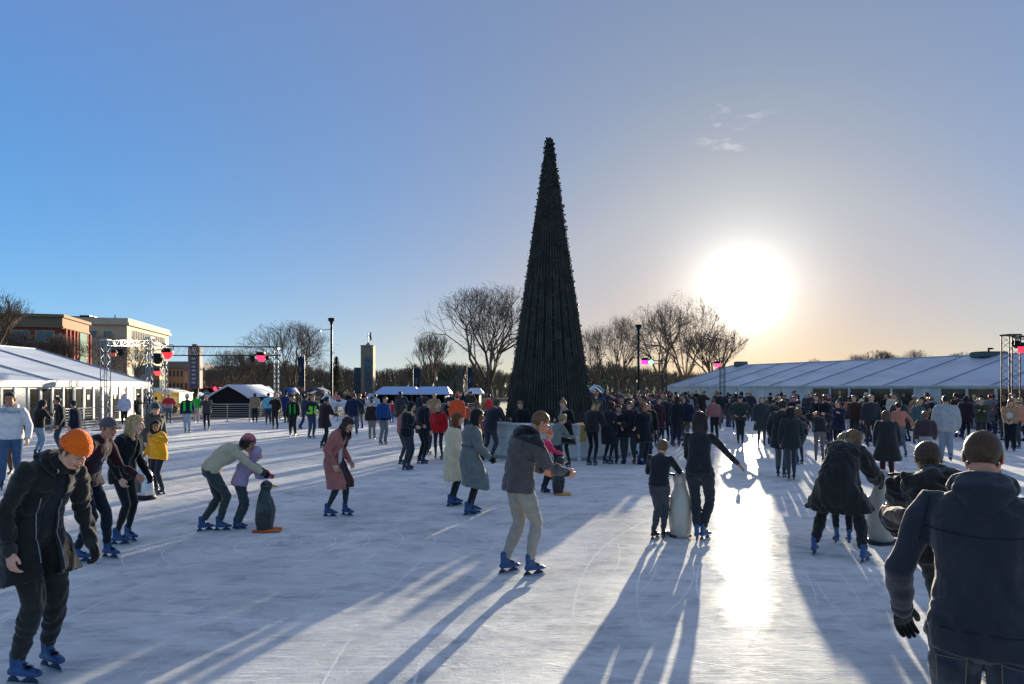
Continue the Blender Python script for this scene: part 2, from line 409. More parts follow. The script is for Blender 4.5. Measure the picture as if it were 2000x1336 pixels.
class Body:
    """joints of one figure in its own metres (1.80 m tall on skates, scaled later)"""
    def __init__(s, lean=4, hunch=6, side=0, twist=0, hip=(0, 0, None), feet=((.10, 0, 0, 6, 0), (-.10, 0, 0, -6, 0)),
                 hands=(None, None), head=(0, 0, 0), poles=(None, None), knees=(None, None), hipyaw=0, shoulder=1.0, hips=1.0, hand_roll=(0, 0), **k):
        s.feet = feet; hz = hip[2]
        ank = []
        for (x, y, z, yw, pt) in feet:
            ank.append(np.array((x, y, z)) + rotz(R(yw)) @ rotx(R(pt)) @ np.array((0, -.027, .132)))
        s.ank = ank
        if hz is None:
            hz = 1.10
            for i, a in enumerate(ank):
                r_ = math.hypot(a[0] - (hip[0] + (.095, -.095)[i]), a[1] - hip[1]); hz = min(hz, a[2] + math.sqrt(max(.05, .845 ** 2 - r_ ** 2)))
        s.hip = np.array((hip[0], hip[1], hz), float)
        s.hipyaw = rotz(R(hipyaw))
        s.hj = [s.hip + s.hipyaw @ np.array((x * hips, 0, -.02)) for x in (.095, -.095)]
        s.knee = []
        for i in (0, 1):
            yw = R(feet[i][3]); pole = knees[i] or (-math.sin(yw), math.cos(yw), .25)
            k_, a_ = ik(s.hj[i], ank[i], .44, .42, pole); s.knee.append(k_); s.ank[i] = a_
        # spine
        N = 20; s.sp = [s.hip.copy()]; s.fr = []
        for i in range(N + 1):
            t = i / N; a = R(lean * (.55 + .9 * t) + hunch * t * t * 1.6); sd = R(side * (.6 + .8 * t))
            M = rotz(R(hipyaw + twist * t)) @ roty(sd) @ rotx(-a)
            s.fr.append(M)
            if i < N: s.sp.append(s.sp[-1] + M @ np.array((0, 0, .50 / N)))
        s.sw = .178 * shoulder
        s.sh = []
        for sgn in (1, -1):
            p, M = s.spine(.89); s.sh.append(p + M @ np.array((sgn * s.sw, -.005, 0)))
        Nn, Mn = s.spine(1.0)
        hp, hy, hr = head
        s.headM = rotz(R(hipyaw + twist * .0 + hy)) @ rotx(-R(hp)) @ roty(R(hr))
        upm = nrm(Mn[:, 2] + s.headM[:, 2])
        s.neck0 = Nn - Mn[:, 2] * .03; s.headC = Nn + Mn[:, 2] * .035 + upm * .045 + s.headM @ np.array((0, .018, .092))
        s.headBase = s.headC + s.headM @ np.array((0, -.012, -.07))
        # arms
        s.elb = []; s.wr = []; s.handM = []
        _, Mt = s.spine(.9); Ty = rotz(R(hipyaw + twist))
        for i, sgn in enumerate((1, -1)):
            tgt = hands[i]
            if tgt is None: tgt = s.sh[i] + Ty @ np.array((sgn * .07, .06, -.525))
            elif len(tgt) == 4: tgt = s.sh[i] + Ty @ np.array(tgt[:3])          # relative to the shoulder
            pole = poles[i] or (sgn * .5, -1, -.35)
            e, w_ = ik(s.sh[i], tgt, .29, .262, Ty @ np.array(pole)); s.elb.append(e); s.wr.append(w_)
            d = nrm(w_ - e); fz = -d
            fwd = Ty @ np.array((0, 1., 0)); th = fwd * abs(d[2]) + np.array((0, 0, 1.)) * (1 - abs(d[2])) * 1.0
            th = nrm(th - d * th.dot(d)); xx = np.cross(th, fz)
            Mh = np.column_stack([xx, th, fz]); Mh = Mh @ rotz(R(hand_roll[i]))
            s.handM.append(Mh)
    def spine(s, t):
        if t <= 0: return s.hip + s.fr[0] @ np.array((0, 0, .5 * t)), s.fr[0]
        x = min(t, .9999) * 20; i = int(x); fr = x - i
        return s.sp[i] * (1 - fr) + s.sp[i + 1] * fr, s.fr[i]
    def skirtc(s, k):
        """centre of the coat k metres below the hips, following the thighs"""
        km = (s.knee[0] + s.knee[1]) / 2; t = k / .44
        if t <= 1: return s.hip * (1 - t) + km * t
        am = (s.ank[0] + s.ank[1]) / 2; return km * (2 - t) + am * (t - 1)
    def legsep(s, k):
        t = min(1, k / .44); return abs(s.knee[0] - s.knee[1]) * t / 2

TORSO = [(-.10, .150, .112), (.0, .168, .122), (.2, .158, .114), (.38, .146, .106), (.6, .164, .120), (.78, .180, .124), (.90, .166, .104), (.97, .110, .080), (1.02, .068, .064)]
def torso_loft(g, B, th=0, lo=0.0, mi=0, n=22, belly=0, neck=True, bust=0, wide=1.0, top=1.05):
    P, Q, Rf = [], [], []
    for t, a, b in TORSO:
        if t < lo or t > top: continue
        p, M = B.spine(t); fo = -.012 * sstep(.7, 1, t) + belly * math.exp(-((t - .25) / .25) ** 2) * .5 + bust * math.exp(-((t - .66) / .12) ** 2) * .5
        P.append(p + M @ np.array((0, fo, 0))); Q.append((a * wide * (B.sw / .178 if t > .5 else 1) + th, b + th + belly * math.exp(-((t - .25) / .25) ** 2) + bust * math.exp(-((t - .66) / .12) ** 2) * .6)); Rf.append(M[:, 1])
    g.tube(P, Q, Rf, n, mi, p=2.35)
    return P, Q, Rf
def arm_loft(g, B, i, th, cuff=.96, wr=.027, puff=0, start=True, th_w=None):
    S, E, W = B.sh[i], B.elb[i], B.wr[i]; p, M = B.spine(.86)
    c = p + M @ np.array(((1, -1)[i] * .10, 0, 0)); tw = th if th_w is None else th_w
    we = E + (W - E) * cuff
    pts = ([c, S] if start else [S]) + [S * .8 + E * .2, S * .45 + E * .55, E, E * .55 + we * .45, we]
    rr = ([.055 + th, .060 + th] if start else [.060 + th]) + [.057 + th + puff, .047 + th + puff, .041 + th + puff * .8, .038 + th + puff, wr + tw]
    g.tube(pts, rr, M[:, 1], 14)
def leg_loft(g, B, i, fit, end=1.0, flare=0):
    H, K, A = B.hj[i], B.knee[i], B.ank[i]; e = K + (A - K) * end
    ref = nrm(np.cross(A - H, B.hipyaw[:, 0])) if np.linalg.norm(np.cross(K - H, A - K)) > 1e-3 else np.array((0, 1., 0))
    if ref[1] < -.2 and False: ref = -ref
    pts = [H + (0, 0, .03), H * .75 + K * .25, H * .4 + K * .6, K, K * .68 + e * .32, K * .3 + e * .7, e]
    rr = [.086 + fit * .7, .084 + fit, .068 + fit, .056 + fit, .056 + fit, .044 + fit + flare * .6, .036 + fit + flare]
    g.tube(pts, [(r_, r_ * 1.02) for r_ in rr], (0, 1, 0) if abs(nrm(A - H)[1]) < .8 else (0, 0, 1), 14)

def wrinkle(v, f, amp, seed=0, zf=12, xf=7):
    """cloth folds: warped ridges running mostly across the limb or down the cloth"""
    if amp <= 0: return v
    n = vnormals(v, f); d = np.empty(len(v))
    for i, p in enumerate(v):
        wx = mnoise.noise((p[0] * 4 + seed, p[1] * 4, p[2] * 4)); wz = mnoise.noise((p[0] * 3, p[1] * 3 + seed, p[2] * 3 + 7))
        n1 = mnoise.noise((p[0] * xf * .8 + 2.2 * wz + seed, p[1] * xf * .8 + 1.5 * wx, p[2] * zf * .7 + 2.4 * wx + 1.6 * (p[0] + p[1]) * 6))
        n2 = mnoise.noise((p[0] * 13 + wx * 3, p[1] * 13 + seed, p[2] * 8 + wz * 3))
        d[i] = math.tanh(n1 * 3.2) * .8 + n2 * .7
    return v + n * (d * amp * .8)[:, None]

def hair_line(v, back=-.055, front=.066, side=.0):
    y = v[:, 1]
    hl = np.where(y > .055, front, np.where(y > .0, side + (front - side) * sstep(.0, .055, y), back + (side - back) * sstep(-.035, .0, y)))
    return v[:, 2] - hl
def shell(H, f_of_v, th, edge=.02, xmax=.079):
    """outer shell over the part of the head where f_of_v > 0"""
    v, f, m = H; fv = f_of_v(v); n = vnormals(v, f)
    fv = np.where((np.abs(v[:, 0]) > xmax) & (v[:, 2] < .035), -1, fv)
    keep = [p for p in f if min(fv[list(p)]) > -.002]
    idx = sorted({i for p in keep for i in p}); mp = {i: k for k, i in enumerate(idx)}
    vv = v[idx] + n[idx] * (.0012 + th * sstep(0, edge, fv[idx]))[:, None]
    return vv, [tuple(mp[i] for i in p) for p in keep], n[idx]

def ribbons(g, rnd, H, cnt, length, width, mode, M, hc, s0, mi=0, back=-.055, front=.066, side=0, th=.008, floor=-1):
    """hair strands. mode 'short': follow the scalp; 'long': run down the head and hang"""
    v, f, m = H; fv = hair_line(v, back, front, side); n = vnormals(v, f)
    ok = np.where((fv > .0) & ~((np.abs(v[:, 0]) > .077) & (v[:, 2] < .03)))[0]
    if mode == 'long': ok = ok[v[ok][:, 2] > .0]
    V = []; Fc = []; k = 0; gd = nrm(M.T @ np.array((0, 0, -1.)))
    for _ in range(cnt):
        i = ok[rnd.integers(len(ok))]; p = v[i].copy(); nn = n[i]
        if mode == 'short':
            crown = np.array((0, -.04, .118)); d = nrm(p - crown + rnd.normal(0, .03, 3)); d = nrm(d - nn * d.dot(nn) + nn * rnd.uniform(.1, .45)); L = length * rnd.uniform(.6, 1.3)
            sd = nrm(np.cross(d, nn)) * width * .5; a = p + nn * th * .6
            V += [a - sd, a + sd, a + d * L * .6 + sd * .8 + nn * .001, a + d * L * .6 - sd * .8 + nn * .001, a + d * L - nn * .1 * L]
            Fc += [(k, k + 1, k + 2, k + 3), (k + 3, k + 2, k + 4)]; k += 5
        else:
            th0 = math.atan2(p[0], p[1]); pol = math.acos(max(-1, min(1, (p[2] - .0) / .13)))
            o_ = rnd.uniform(.004, th + .012); pts = []
            sgn = np.sign(p[0] if abs(p[0]) > .003 else rnd.normal())
            th1 = th0
            if abs(th0) < 1.5: th1 = sgn * rnd.uniform(1.45, 1.9)           # front hair swept to the sides
            for j in range(7):
                u = j / 6; a = th0 + (th1 - th0) * sstep(0, .8, u); po = pol + (1.75 - pol) * u
                pts.append(np.array((math.sin(a) * math.sin(po) * (.082 + o_), math.cos(a) * math.sin(po) * (.098 + o_) - .012, math.cos(po) * (.094 + o_) + .022)))
            L = length * rnd.uniform(.75, 1.1); w0 = rnd.normal(0, .010); w1 = rnd.normal(0, .012)
            base = pts[-1].copy(); nseg = 6
            for j in range(1, nseg + 1):
                u = j / nseg; pts.append(base + np.array((w0 * u + .004 * math.sin(u * 7 + w1 * 300), w1 * u - .01 * u, 0)) + gd * L * u)
            for j, q in enumerate(pts):
                t = pts[min(j + 1, len(pts) - 1)] - pts[max(0, j - 1)]; sd = nrm(np.cross(t, q + np.array((0, .001, 0)))) * width * .5 * (1 if j < len(pts) - 2 else .5)
                V += [q - sd, q + sd]
                if j: Fc.append((k - 2, k - 1, k + 1, k))
                k += 2
    if V:
        V = np.array(V); g.add((V @ M.T) * s0 + hc, Fc, mi)

def finish(name, v, f, mats, parent, midx=None, smooth=True, solid=0):
    me = bpy.data.meshes.new(name); me.from_pydata(np.asarray(v).tolist(), [], f)
    if midx is not None: me.polygons.foreach_set('material_index', list(map(int, midx)))
    me.update(); o = link(name, me, mats, parent, smooth)
    if solid:
        md = o.modifiers.new('t', 'SOLIDIFY'); md.thickness = solid; md.offset = -1
    return o
NP = [0]
def person(px, py, yaw, h, label, skin='light', hair=('short', (60, 42, 30)), hat=None, top=('jacket', (40, 42, 48)), hem=.06, puff=.0, th=.018,
           legs=((40, 42, 50), .006), feet_kind='skate', lod=None, group=None, hands_kind=('relaxed', 'relaxed'), gloves=None, gender='m',
           scarf=None, hood=None, hood_up=None, open_front=None, head_s=1.0, belly=0, collar=.012, flare=0, merged=False, belt=None, d=None,
           cuffs=None, legend=1.0, wr=1.0, patch=None, hemcol=None, hem2=None, pocket=None, zipf=False, xy=None, wide=1.0, torso_th=0, split=None, yoke=None, quilt=0, bands=0, **pose):
    NP[0] += 1; rnd = np.random.default_rng(NP[0] * 13 + 5)
    if xy is None: x, y = ground(px, py)
    else: x, y = xy
    dist = d or math.hypot(x, y); s = h / 1.80; yaw = yaw - math.degrees(math.atan2(x, y))       # yaw is given as seen along the line of sight
    if feet_kind == 'skate' and dist > 13.5: feet_kind = 'navy_skate'
    if lod is None: lod = 0 if dist < 12 else 1 if dist < 22 else 2
    vox = [.0100, .016, .026][lod] / s if lod else max(.008, min(.013, dist * .0013)) / s
    B = Body(shoulder=pose.pop('shoulder', .92 if gender == 'f' else 1.0), **pose)
    root = empty('person', (x, y, 0), R(yaw)) if not merged else None
    if root: tag(root, label, 'person', group)
    H = HEAD_HI if lod == 0 else HEAD_LO; hs = head_s
    parts = []
    def emit(nm, v, f, mats, midx=None, solid=0, scaled_=False):
        if not scaled_: v = np.asarray(v) * s
        if merged: parts.append((nm, v, f, mats, midx)); return None
        return finish(nm, v, f, mats, root, midx, True, solid)
    # ---- body (skin): torso, limbs, neck fused, head and hands grown on
    g = G(); torso_loft(g, B, -.030 + torso_th * 0, lo=-.05, n=16, top=.95)
    nk = .050 if gender == 'm' else .043
    g.tube([B.neck0, (B.neck0 + B.headBase) / 2, B.headBase + B.headM @ np.array((0, -.005, .02))], [(nk * 1.15, nk * 1.1), (nk, nk), (nk, nk)], B.headM[:, 1], 14)
    if not merged:
        for i in (0, 1):
            arm_loft(g, B, i, -.014, cuff=1.0, wr=.034); leg_loft(g, B, i, -.020)
        bv, bf = remesh(g, max(vox, .011), 2)
        bm_ = np.zeros(len(bf), int)
    else:
        bv, bf = np.vstack(g.v), list(g.f); bm_ = np.zeros(len(bf), int)
    V = [bv]; Fb = list(bf); M_ = [bm_]; off = len(bv)
    hv, hf, hm = H; hv2 = (hv * hs) @ B.headM.T + B.headC
    V.append(hv2); Fb += [tuple(i + off for i in p) for p in hf]; M_.append(hm); off += len(hv2)
    gl = gloves or (None, None)
    if isinstance(gl, tuple) and len(gl) == 3: gl = (gl, gl)
    for i in (0, 1):
        if merged: 
            gg = G(); e = B.wr[i] - B.handM[i][:, 2] * .14; gg.tube([B.wr[i], B.wr[i] - B.handM[i][:, 2] * .07, e], [(.018, .028), (.020, .038), (.014, .026)], B.handM[i][:, 1], 7); a, b_ = np.vstack(gg.v), gg.f
            kk = a
        else:
            a, b_ = hand(hands_kind[i], .0045 if lod == 0 else .008)
            kk = a.copy() * wr
            if i == 1: kk[:, 0] *= -1; b_ = [tuple(reversed(p)) for p in b_]
            kk = kk @ B.handM[i].T + B.wr[i]
        V.append(kk); Fb += [tuple(j + off for j in p) for p in b_]; off += len(kk)
        M_.append(np.full(len(b_), 0))
        if gl[i] is not None and not merged:                                 # glove: a slightly larger hand over it
            n_ = vnormals(kk, b_); gv = kk + n_ * .0045
            emit('glove', gv, b_, [fab(*gl[i])])
            gg = G(); ax = B.handM[i][:, 2]; gg.tube([B.wr[i] - ax * .02, B.wr[i] + ax * .05], [(.026, .034), (.034, .038)], B.handM[i][:, 1], 12)
            emit('glove_cuff', np.vstack(gg.v), gg.f, [fab(*gl[i])])
    hcol = hair[1] if hair else (60, 45, 35)
    emit('body', np.vstack(V), Fb, [SKIN(skin), hairmat(hcol), mat('lips', (168, 92, 82), rough=.45), mat('eye_dark', (36, 26, 22), rough=.2)], np.concatenate(M_))
    # ---- trousers
    lcol, fit = legs[:2]; lflare = legs[2] if len(legs) > 2 else 0
    endf = .86 if feet_kind and lod < 2 and legend == 1.0 else legend
    g = G(); P = []; Q = []; Rf = []
    for t, a, b in ((-.16, .10, .09), (-.06, .160, .118), (.04, .168, .120), (.16, .158, .112)):
        p, M = B.spine(t); P.append(p); Q.append((a + fit * .5, b + fit * .5)); Rf.append(M[:, 1])
    g.tube(P, Q, Rf, 18)
    for i in (0, 1): leg_loft(g, B, i, fit, endf, lflare)
    v, f = remesh(g, vox, 2)
    if lod == 0: v = wrinkle(v, f, .0050 + fit * .40, NP[0], zf=22, xf=7)
    emit('trousers', v, f, [fab(*lcol)])
    # ---- top garment
    kind, tcol = top[:2]
    g = G(); cut = -hem / .5
    P, Q, Rf = [], [], []
    if hem > .10:
        ks = np.linspace(hem, 0.02, 6)
        for k in ks:
            sep = B.legsep(k); c = B.skirtc(k)
            P.append(c + np.array((0, -.01, 0))); Q.append((.172 + th + sep[0] * .9 + flare * k, .128 + th + sep[1] * .9 + flare * k * .8)); Rf.append(B.fr[0][:, 1])
    else:
        p, M = B.spine(-hem / .5); P.append(p); Q.append((.168 + th, .124 + th)); Rf.append(M[:, 1])
        p, M = B.spine(0); P.append(p); Q.append((.170 + th, .124 + th)); Rf.append(M[:, 1])
    for t, a, b in TORSO:
        if t <= 0.05: continue
        p, M = B.spine(t); bl = belly * math.exp(-((t - .25) / .25) ** 2); bu = (.03 if gender == 'f' and torso_th < .02 else 0) * math.exp(-((t - .66) / .1) ** 2)
        e = th + torso_th * math.exp(-((t - .4) / .35) ** 2)
        if t > .93: e = th * .8 + collar * .4
        P.append(p + M @ np.array((0, -.012 * sstep(.7, 1, t) + bl * .5 + bu * .5, 0))); Q.append((a * wide * (B.sw / .178 if t > .5 else 1) + e, b + e + bl + bu)); Rf.append(M[:, 1])
    if collar > .015:
        p, M = B.spine(1.0); q = p + M @ np.array((0, .0, .035)) + B.headM @ np.array((0, 0, .02)) * .6; P.append(q); Q.append((.066 + collar * .5, .068 + collar * .5)); Rf.append(M[:, 1])
    g.tube(P, Q, Rf, 24, p=2.35, rnd='top')
    for i in (0, 1): arm_loft(g, B, i, th * .85 - .003, .985, wr=.027, puff=puff, th_w=max(.004, th * .6))
    v, f = remesh(g, vox, 2 if lod else 3)
    if lod == 0: v = wrinkle(v, f, .0065 + puff * .3 + th * .12, NP[0] + 50, zf=9 + quilt, xf=6)
    if bands and lod == 0:
        n_ = vnormals(v, f); q = np.mod(v[:, 2] + .02 * np.sin(v[:, 0] * 9), bands) - bands / 2; v = v - n_ * (np.exp(-(q / .012) ** 2) * .007)[:, None]
    mats = [fab(*tcol, *( [1] if kind == 'knit' else [0]))]; midx = None
    # torso-space coordinates of the faces, for open fronts, yokes and vests
    if open_front or split or yoke or hem2 or zipf:
        sp = np.array([B.spine(t)[0] for t in np.linspace(0, 1, 11)]); fr = [B.spine(t)[1] for t in np.linspace(0, 1, 11)]
        cen = np.array([v[list(p)].mean(0) for p in f]); dd = ((cen[:, None, :] - sp[None]) ** 2).sum(2); j = dd.argmin(1)
        loc = np.array([fr[k].T @ (c - sp[k]) for c, k in zip(cen, j)]); tt = j / 10 + loc[:, 2] / .5
        below = cen[:, 2] < B.hip[2]
        loc[below] = (B.fr[0].T @ (cen[below] - B.hip).T).T
        armm = np.zeros(len(f), bool)
        for i in (0, 1):
            for a_, b_ in ((B.sh[i] * .7 + B.elb[i] * .3, B.elb[i]), (B.elb[i], B.wr[i])):
                ab = b_ - a_; u = np.clip(((cen - a_) @ ab) / ab.dot(ab), 0, 1); armm |= np.linalg.norm(cen - a_ - u[:, None] * ab, axis=1) < .085 + th * .5 + puff
        midx = np.zeros(len(f), int)
        if split:   # second colour: fn(loc, tt, armm)
            mats.append(fab(*split[0])); midx[split[1](loc, tt, armm)] = 1
        if yoke: mats.append(fab(*yoke[0])); midx[(tt > yoke[1]) | (armm & (loc[:, 1] > .02) if False else False)] = len(mats) - 1
        if open_front:
            w0, w1 = open_front
            wdt = w0 + (w1 - w0) * (1 - np.clip(tt, -1, 1)); gap = (np.abs(loc[:, 0]) < wdt) & (loc[:, 1] > .02) & ~armm & (tt < 1.04)
            keep = np.where(~gap)[0]; f = [f[k] for k in keep]; midx = midx[keep]
            used = sorted({i for p in f for i in p}); mp = {i: k for k, i in enumerate(used)}; v = v[used]; f = [tuple(mp[i] for i in p) for p in f]
    nm = {'jacket': 'jacket', 'coat': 'coat', 'knit': 'sweater', 'hoodie': 'hoodie', 'shirt': 'shirt', 'dress': 'dress', 'vest': 'vest'}[kind]
    emit(nm, v, f, mats, midx, solid=.006 * s if open_front else 0)
    if open_front:
        ic = top[2] if len(top) > 2 else (60, 60, 64)
        g = G(); torso_loft(g, B, max(0, th - .020), lo=-.2, n=18)
        v, f = remesh(g, vox, 2); emit('shirt', v, f, [fab(*ic)])
    if zipf:
        g = G(); pts = []
        for t in np.linspace(-hem / .5 if hem <= .10 else -.1, .98, 14):
            p, M = B.spine(t); rad = np.interp(t, [a[0] for a in TORSO], [a[2] for a in TORSO]) + th + .004; pts.append(p + M @ np.array((0, rad, 0)))
        g.path(pts, .004, 5); emit('zip', np.vstack(g.v), g.f, [mat('zip_metal', (150, 150, 155), rough=.4, metal=.6)])
    # ---- hood hanging at the nape, or collar roll
    if hood:
        g = G(); p, M = B.spine(.985); 
        pts = []
        for a in np.linspace(-2.5, 2.5, 11):
            pts.append(p + M @ np.array((math.sin(a) * (.088 + th * .6), -math.cos(a) * (.072 + th * .5) - .01 * math.cos(a), .028 - .030 * math.cos(a) * 0 + .012 * abs(math.sin(a)))))
        g.tube(pts, [.022 + .020 * max(0, math.cos(a)) + th * .3 for a in np.linspace(-2.5, 2.5, 11)], [M[:, 2]] * 11, 10)
        g.tube([p + M @ np.array((0, -.075 - th, .035)), p + M @ np.array((0, -.105 - th, -.03)), p + M @ np.array((0, -.105 - th, -.11))], [(.10, .036), (.105, .036), (.05, .018)], M[:, 1], 14)
        v, f = remesh(g, vox, 3); 
        if lod == 0: v = wrinkle(v, f, .005, 9, zf=12, xf=12)
        emit('hood', v, f, [fab(*hood)])
    if hood_up:
        g = G(); g.ell((0, -.02, .012), (.098, .118, .136), nu=20, nv=14); g.ell((0, -.02, -.10), (.085, .085, .07))
        v, f = remesh(g, max(.009, vox * .8), 3)
        cen = np.array([v[list(p)].mean(0) for p in f]); keep = ~((cen[:, 1] > .045) & (np.hypot(cen[:, 0] / .072, (cen[:, 2] + .012) / .105) < 1))
        f = [p for p, k in zip(f, keep) if k]; v = v * hs @ B.headM.T + B.headC
        emit('hood', v, f, [fab(*hood_up)], solid=.008 * s)
    if scarf:
        g = G(); p, M = B.spine(1.0); p = p + M @ np.array((0, .005, .02))
        pts = [p + M @ np.array((math.sin(a) * .070, math.cos(a) * .070, .008 * math.sin(2 * a))) for a in np.linspace(0, 2 * PI, 13)]
        g.tube(pts, [.030] * 13, [M[:, 2]] * 13, 10)
        g.tube([p + M @ np.array((.02, .085, 0)), p + M @ np.array((.03, .135, -.08)), p + M @ np.array((.04, .145, -.22))], [(.035, .016)] * 3, M[:, 1], 10)
        v, f = remesh(g, max(vox, .010), 2); emit('scarf', v, f, [fab(*scarf, 1)])
    if belt:
        g = G(); p, M = B.spine(.34); k = np.linspace(0, 2 * PI, 25); a, b = .150 + th + .004, .108 + th + .006
        g.tube([p + M @ np.array((a * math.sin(q), b * math.cos(q), 0)) for q in k], [(.006, .022)] * 25, [M[:, 2]] * 25, 6)
        emit('belt', np.vstack(g.v), g.f, [fab(*belt)])
    if cuffs:
        for i in (0, 1):
            g = G(); E, W = B.elb[i], B.wr[i]; dn = nrm(W - E); g.tube([W - dn * .035, W - dn * .005, W + dn * .012], [.036 + th * .5, .036 + th * .5, .033 + th * .4], (0, 1, 0), 12)
            emit('cuff', np.vstack(g.v), g.f, [fab(*cuffs)])
    # ---- hair
    Mh = B.headM * hs; hc = B.headC
    if hair:
        style, hcol = hair[:2]; hm_ = [hairmat(hcol)]
        th_h = {'buzz': .0035, 'short': .012, 'full': .020, 'long': .014, 'bob': .016, 'bun': .010, 'pony': .010, 'fluffy': .028}[style]
        line = dict(back=-.078 if style == 'buzz' else -.062, front=.068, side=-.012 if style in ('buzz', 'short') else -.03)
        vv, ff, _ = shell(H, lambda q: hair_line(q, **line), th_h, .012 if style == 'buzz' else .03)
        gg = G(); gg.add(vv @ Mh.T + hc, ff)
        if style in ('long', 'bob', 'pony', 'bun'):
            g2 = G(); L = hair[2] if len(hair) > 2 else {'long': .26, 'bob': .10, 'pony': .22, 'bun': .0}[style]
            up = np.array((0, 0, 1.)); bk = B.fr[-1] @ np.array((0, -1, 0)) if True else 0
            top_ = hc + Mh @ np.array((0, -.075, .03)); mid = hc + Mh @ np.array((0, -.085, -.06))
            if style in ('long', 'bob'):
                nb = B.spine(.97)[0] + B.spine(.97)[1] @ np.array((0, -.075 - th, 0))
                low = mid - np.array((0, 0, L)) * .5 if L < .12 else nb * .6 + (mid - (0, 0, L * .5)) * .4
                pts = [top_, mid, low]; rr = [(.062, .030), (.064, .036), (.066, .030)]
                if L >= .12: pts.append(low - np.array((0, 0, L * .5)) + B.fr[-1] @ np.array((0, -.02, 0))); rr.append((.040, .016))
                g2.tube(pts, rr, B.headM[:, 1], 14)
                for sg in (-1, 1):
                    fy = -.022 if pose.get('head', (0,))[0] > 25 or True else 0; a = hc + Mh @ np.array((sg * .068, -.012, .03)); b_ = hc + Mh @ np.array((sg * .070, fy, -.06))
                    c_ = b_ - np.array((0, 0, L * .55)) + B.headM @ np.array((sg * .006, .0, 0)); e_ = c_ - np.array((0, 0, L * .35)) + B.headM @ np.array((sg * .012, .02, 0))
                    g2.tube([a, b_, c_] + ([e_] if L > .12 else []), [(.016, .042), (.018, .040), (.020, .032)] + ([(.012, .020)] if L > .12 else []), B.headM[:, 1], 10)
            elif style == 'pony':
                a = hc + Mh @ np.array((0, -.105, .03)); g2.tube([hc + Mh @ np.array((0, -.09, .035)), a, a + B.headM @ np.array((0, -.035, -.05)), a + B.headM @ np.array((0, -.03, 0)) - (0, 0, L)], [.022, .026, .030, .016], B.headM[:, 1], 10)
            else:
                g2.ell(hc + Mh @ np.array((0, -.05, .135)), (.036, .036, .034))
            v2, f2 = remesh(g2, max(.009, vox * .7), 2); gg.add(v2, f2)
        n_r = {0: 1, 1: .4, 2: 0}[lod] if not merged else 0
        if n_r:
            if style == 'buzz': ribbons(gg, rnd, H, int(7000 * n_r), .011, .0016, 'short', Mh, hc, 1, th=.004, **line)
            elif style in ('short', 'full', 'fluffy', 'bun', 'pony'): ribbons(gg, rnd, H, int(2200 * n_r), {'short': .018, 'full': .028, 'fluffy': .045}.get(style, .04), .0035, 'short', Mh, hc, 1, th=th_h, **line)
            else: ribbons(gg, rnd, H, int(700 * n_r), hair[2] if len(hair) > 2 else .26 if style == 'long' else .09, .006, 'long', Mh, hc, 1, th=.010, **line)
        emit('hair', np.vstack(gg.v), gg.f, hm_)
    if hat:
        hk, hcl = hat[:2]; off_ = hat[2] if len(hat) > 2 else .022
        def fl(q): return q[:, 2] - (off_ + .16 * q[:, 1])
        vv, ff, nn = shell(H, fl, .011 + (.006 if hair and hair[0] not in ('buzz',) else 0), .004, xmax=9)
        q = fl(vv); fold = (q < .045)
        if hk == 'beanie':
            vv = vv + nn * (fold * .0055)[:, None]; hgt = sstep(.03, .11, vv[:, 2]); vv[:, 2] += hgt * .022; vv[:, 1] -= hgt * .012
            a = np.arctan2(vv[:, 0], vv[:, 1]); vv = vv + nn * (np.sin(a * 46) * .0011)[:, None]
        gg = G(); gg.add(vv @ Mh.T + hc, ff)
        if hk == 'cap' or hk == 'flat':
            g2 = G(); g2.tube([(0, .07, .045), (0, .12, .036), (0, .150, .026)], [(.070, .008), (.062, .006), (.040, .004)], (0, 0, 1), 12); gg.add(np.vstack(g2.v) @ Mh.T + hc, g2.f)
        if hk == 'bobble':
            g2 = G(); g2.ell((0, -.03, .165), (.035, .035, .033)); v2 = np.vstack(g2.v); v2 = v2 + rnd.normal(0, .003, v2.shape); gg.add(v2 @ Mh.T + hc, g2.f)
        if hk == 'fur':
            g2 = G(); g2.tube([(math.sin(a) * .088, math.cos(a) * .104 - .01, .035 + .01 * math.cos(a)) for a in np.linspace(0, 2 * PI, 15)], [.024] * 15, (0, 0, 1), 10)
            v2 = np.vstack(g2.v); v2 = v2 + rnd.normal(0, .003, v2.shape); gg.add(v2 @ Mh.T + hc, g2.f)
        emit('hat', np.vstack(gg.v), gg.f, [fab(*hcl, 1)], solid=.004 * s)
    # ---- feet
    if feet_kind and not merged:
        for i in (0, 1):
            x_, y_, z_, yw, pt = B.feet[i]
            add_skate(root, (x_ * s, y_ * s, z_ * s), yw, pt, s, lod == 0, feet_kind)
    elif merged:
        g = G()
        for i in (0, 1):
            x_, y_, z_, yw, pt = B.feet[i]; Mf = rotz(R(yw)) @ rotx(R(pt)); o_ = np.array((x_, y_, z_))
            g.tube([o_ + Mf @ np.array(q) for q in ((0, -.08, .085), (0, .04, .095), (0, .15, .08))], [(.038, .035), (.045, .035), (.03, .02)], (0, 0, 1), 8)
            g.tube([o_ + Mf @ np.array(q) for q in ((0, -.03, .1), (0, -.03, .24))], [.045, .055], (0, 1, 0), 8)
            g.add([o_ + Mf @ np.array(q) for q in ((-.004, -.1, 0), (.004, -.1, 0), (.004, .15, 0), (-.004, .15, 0), (-.01, -.1, .07), (.01, -.1, .07), (.01, .15, .07), (-.01, .15, .07))], [(0, 1, 5, 4), (1, 2, 6, 5), (2, 3, 7, 6), (3, 0, 4, 7)])
        emit('feet', np.vstack(g.v), g.f, [mat('crowd_skates', (24, 48, 96), rough=.45)])
    if merged: return parts
    root['_B'] = 0; del root['_B']
    return root, B, s
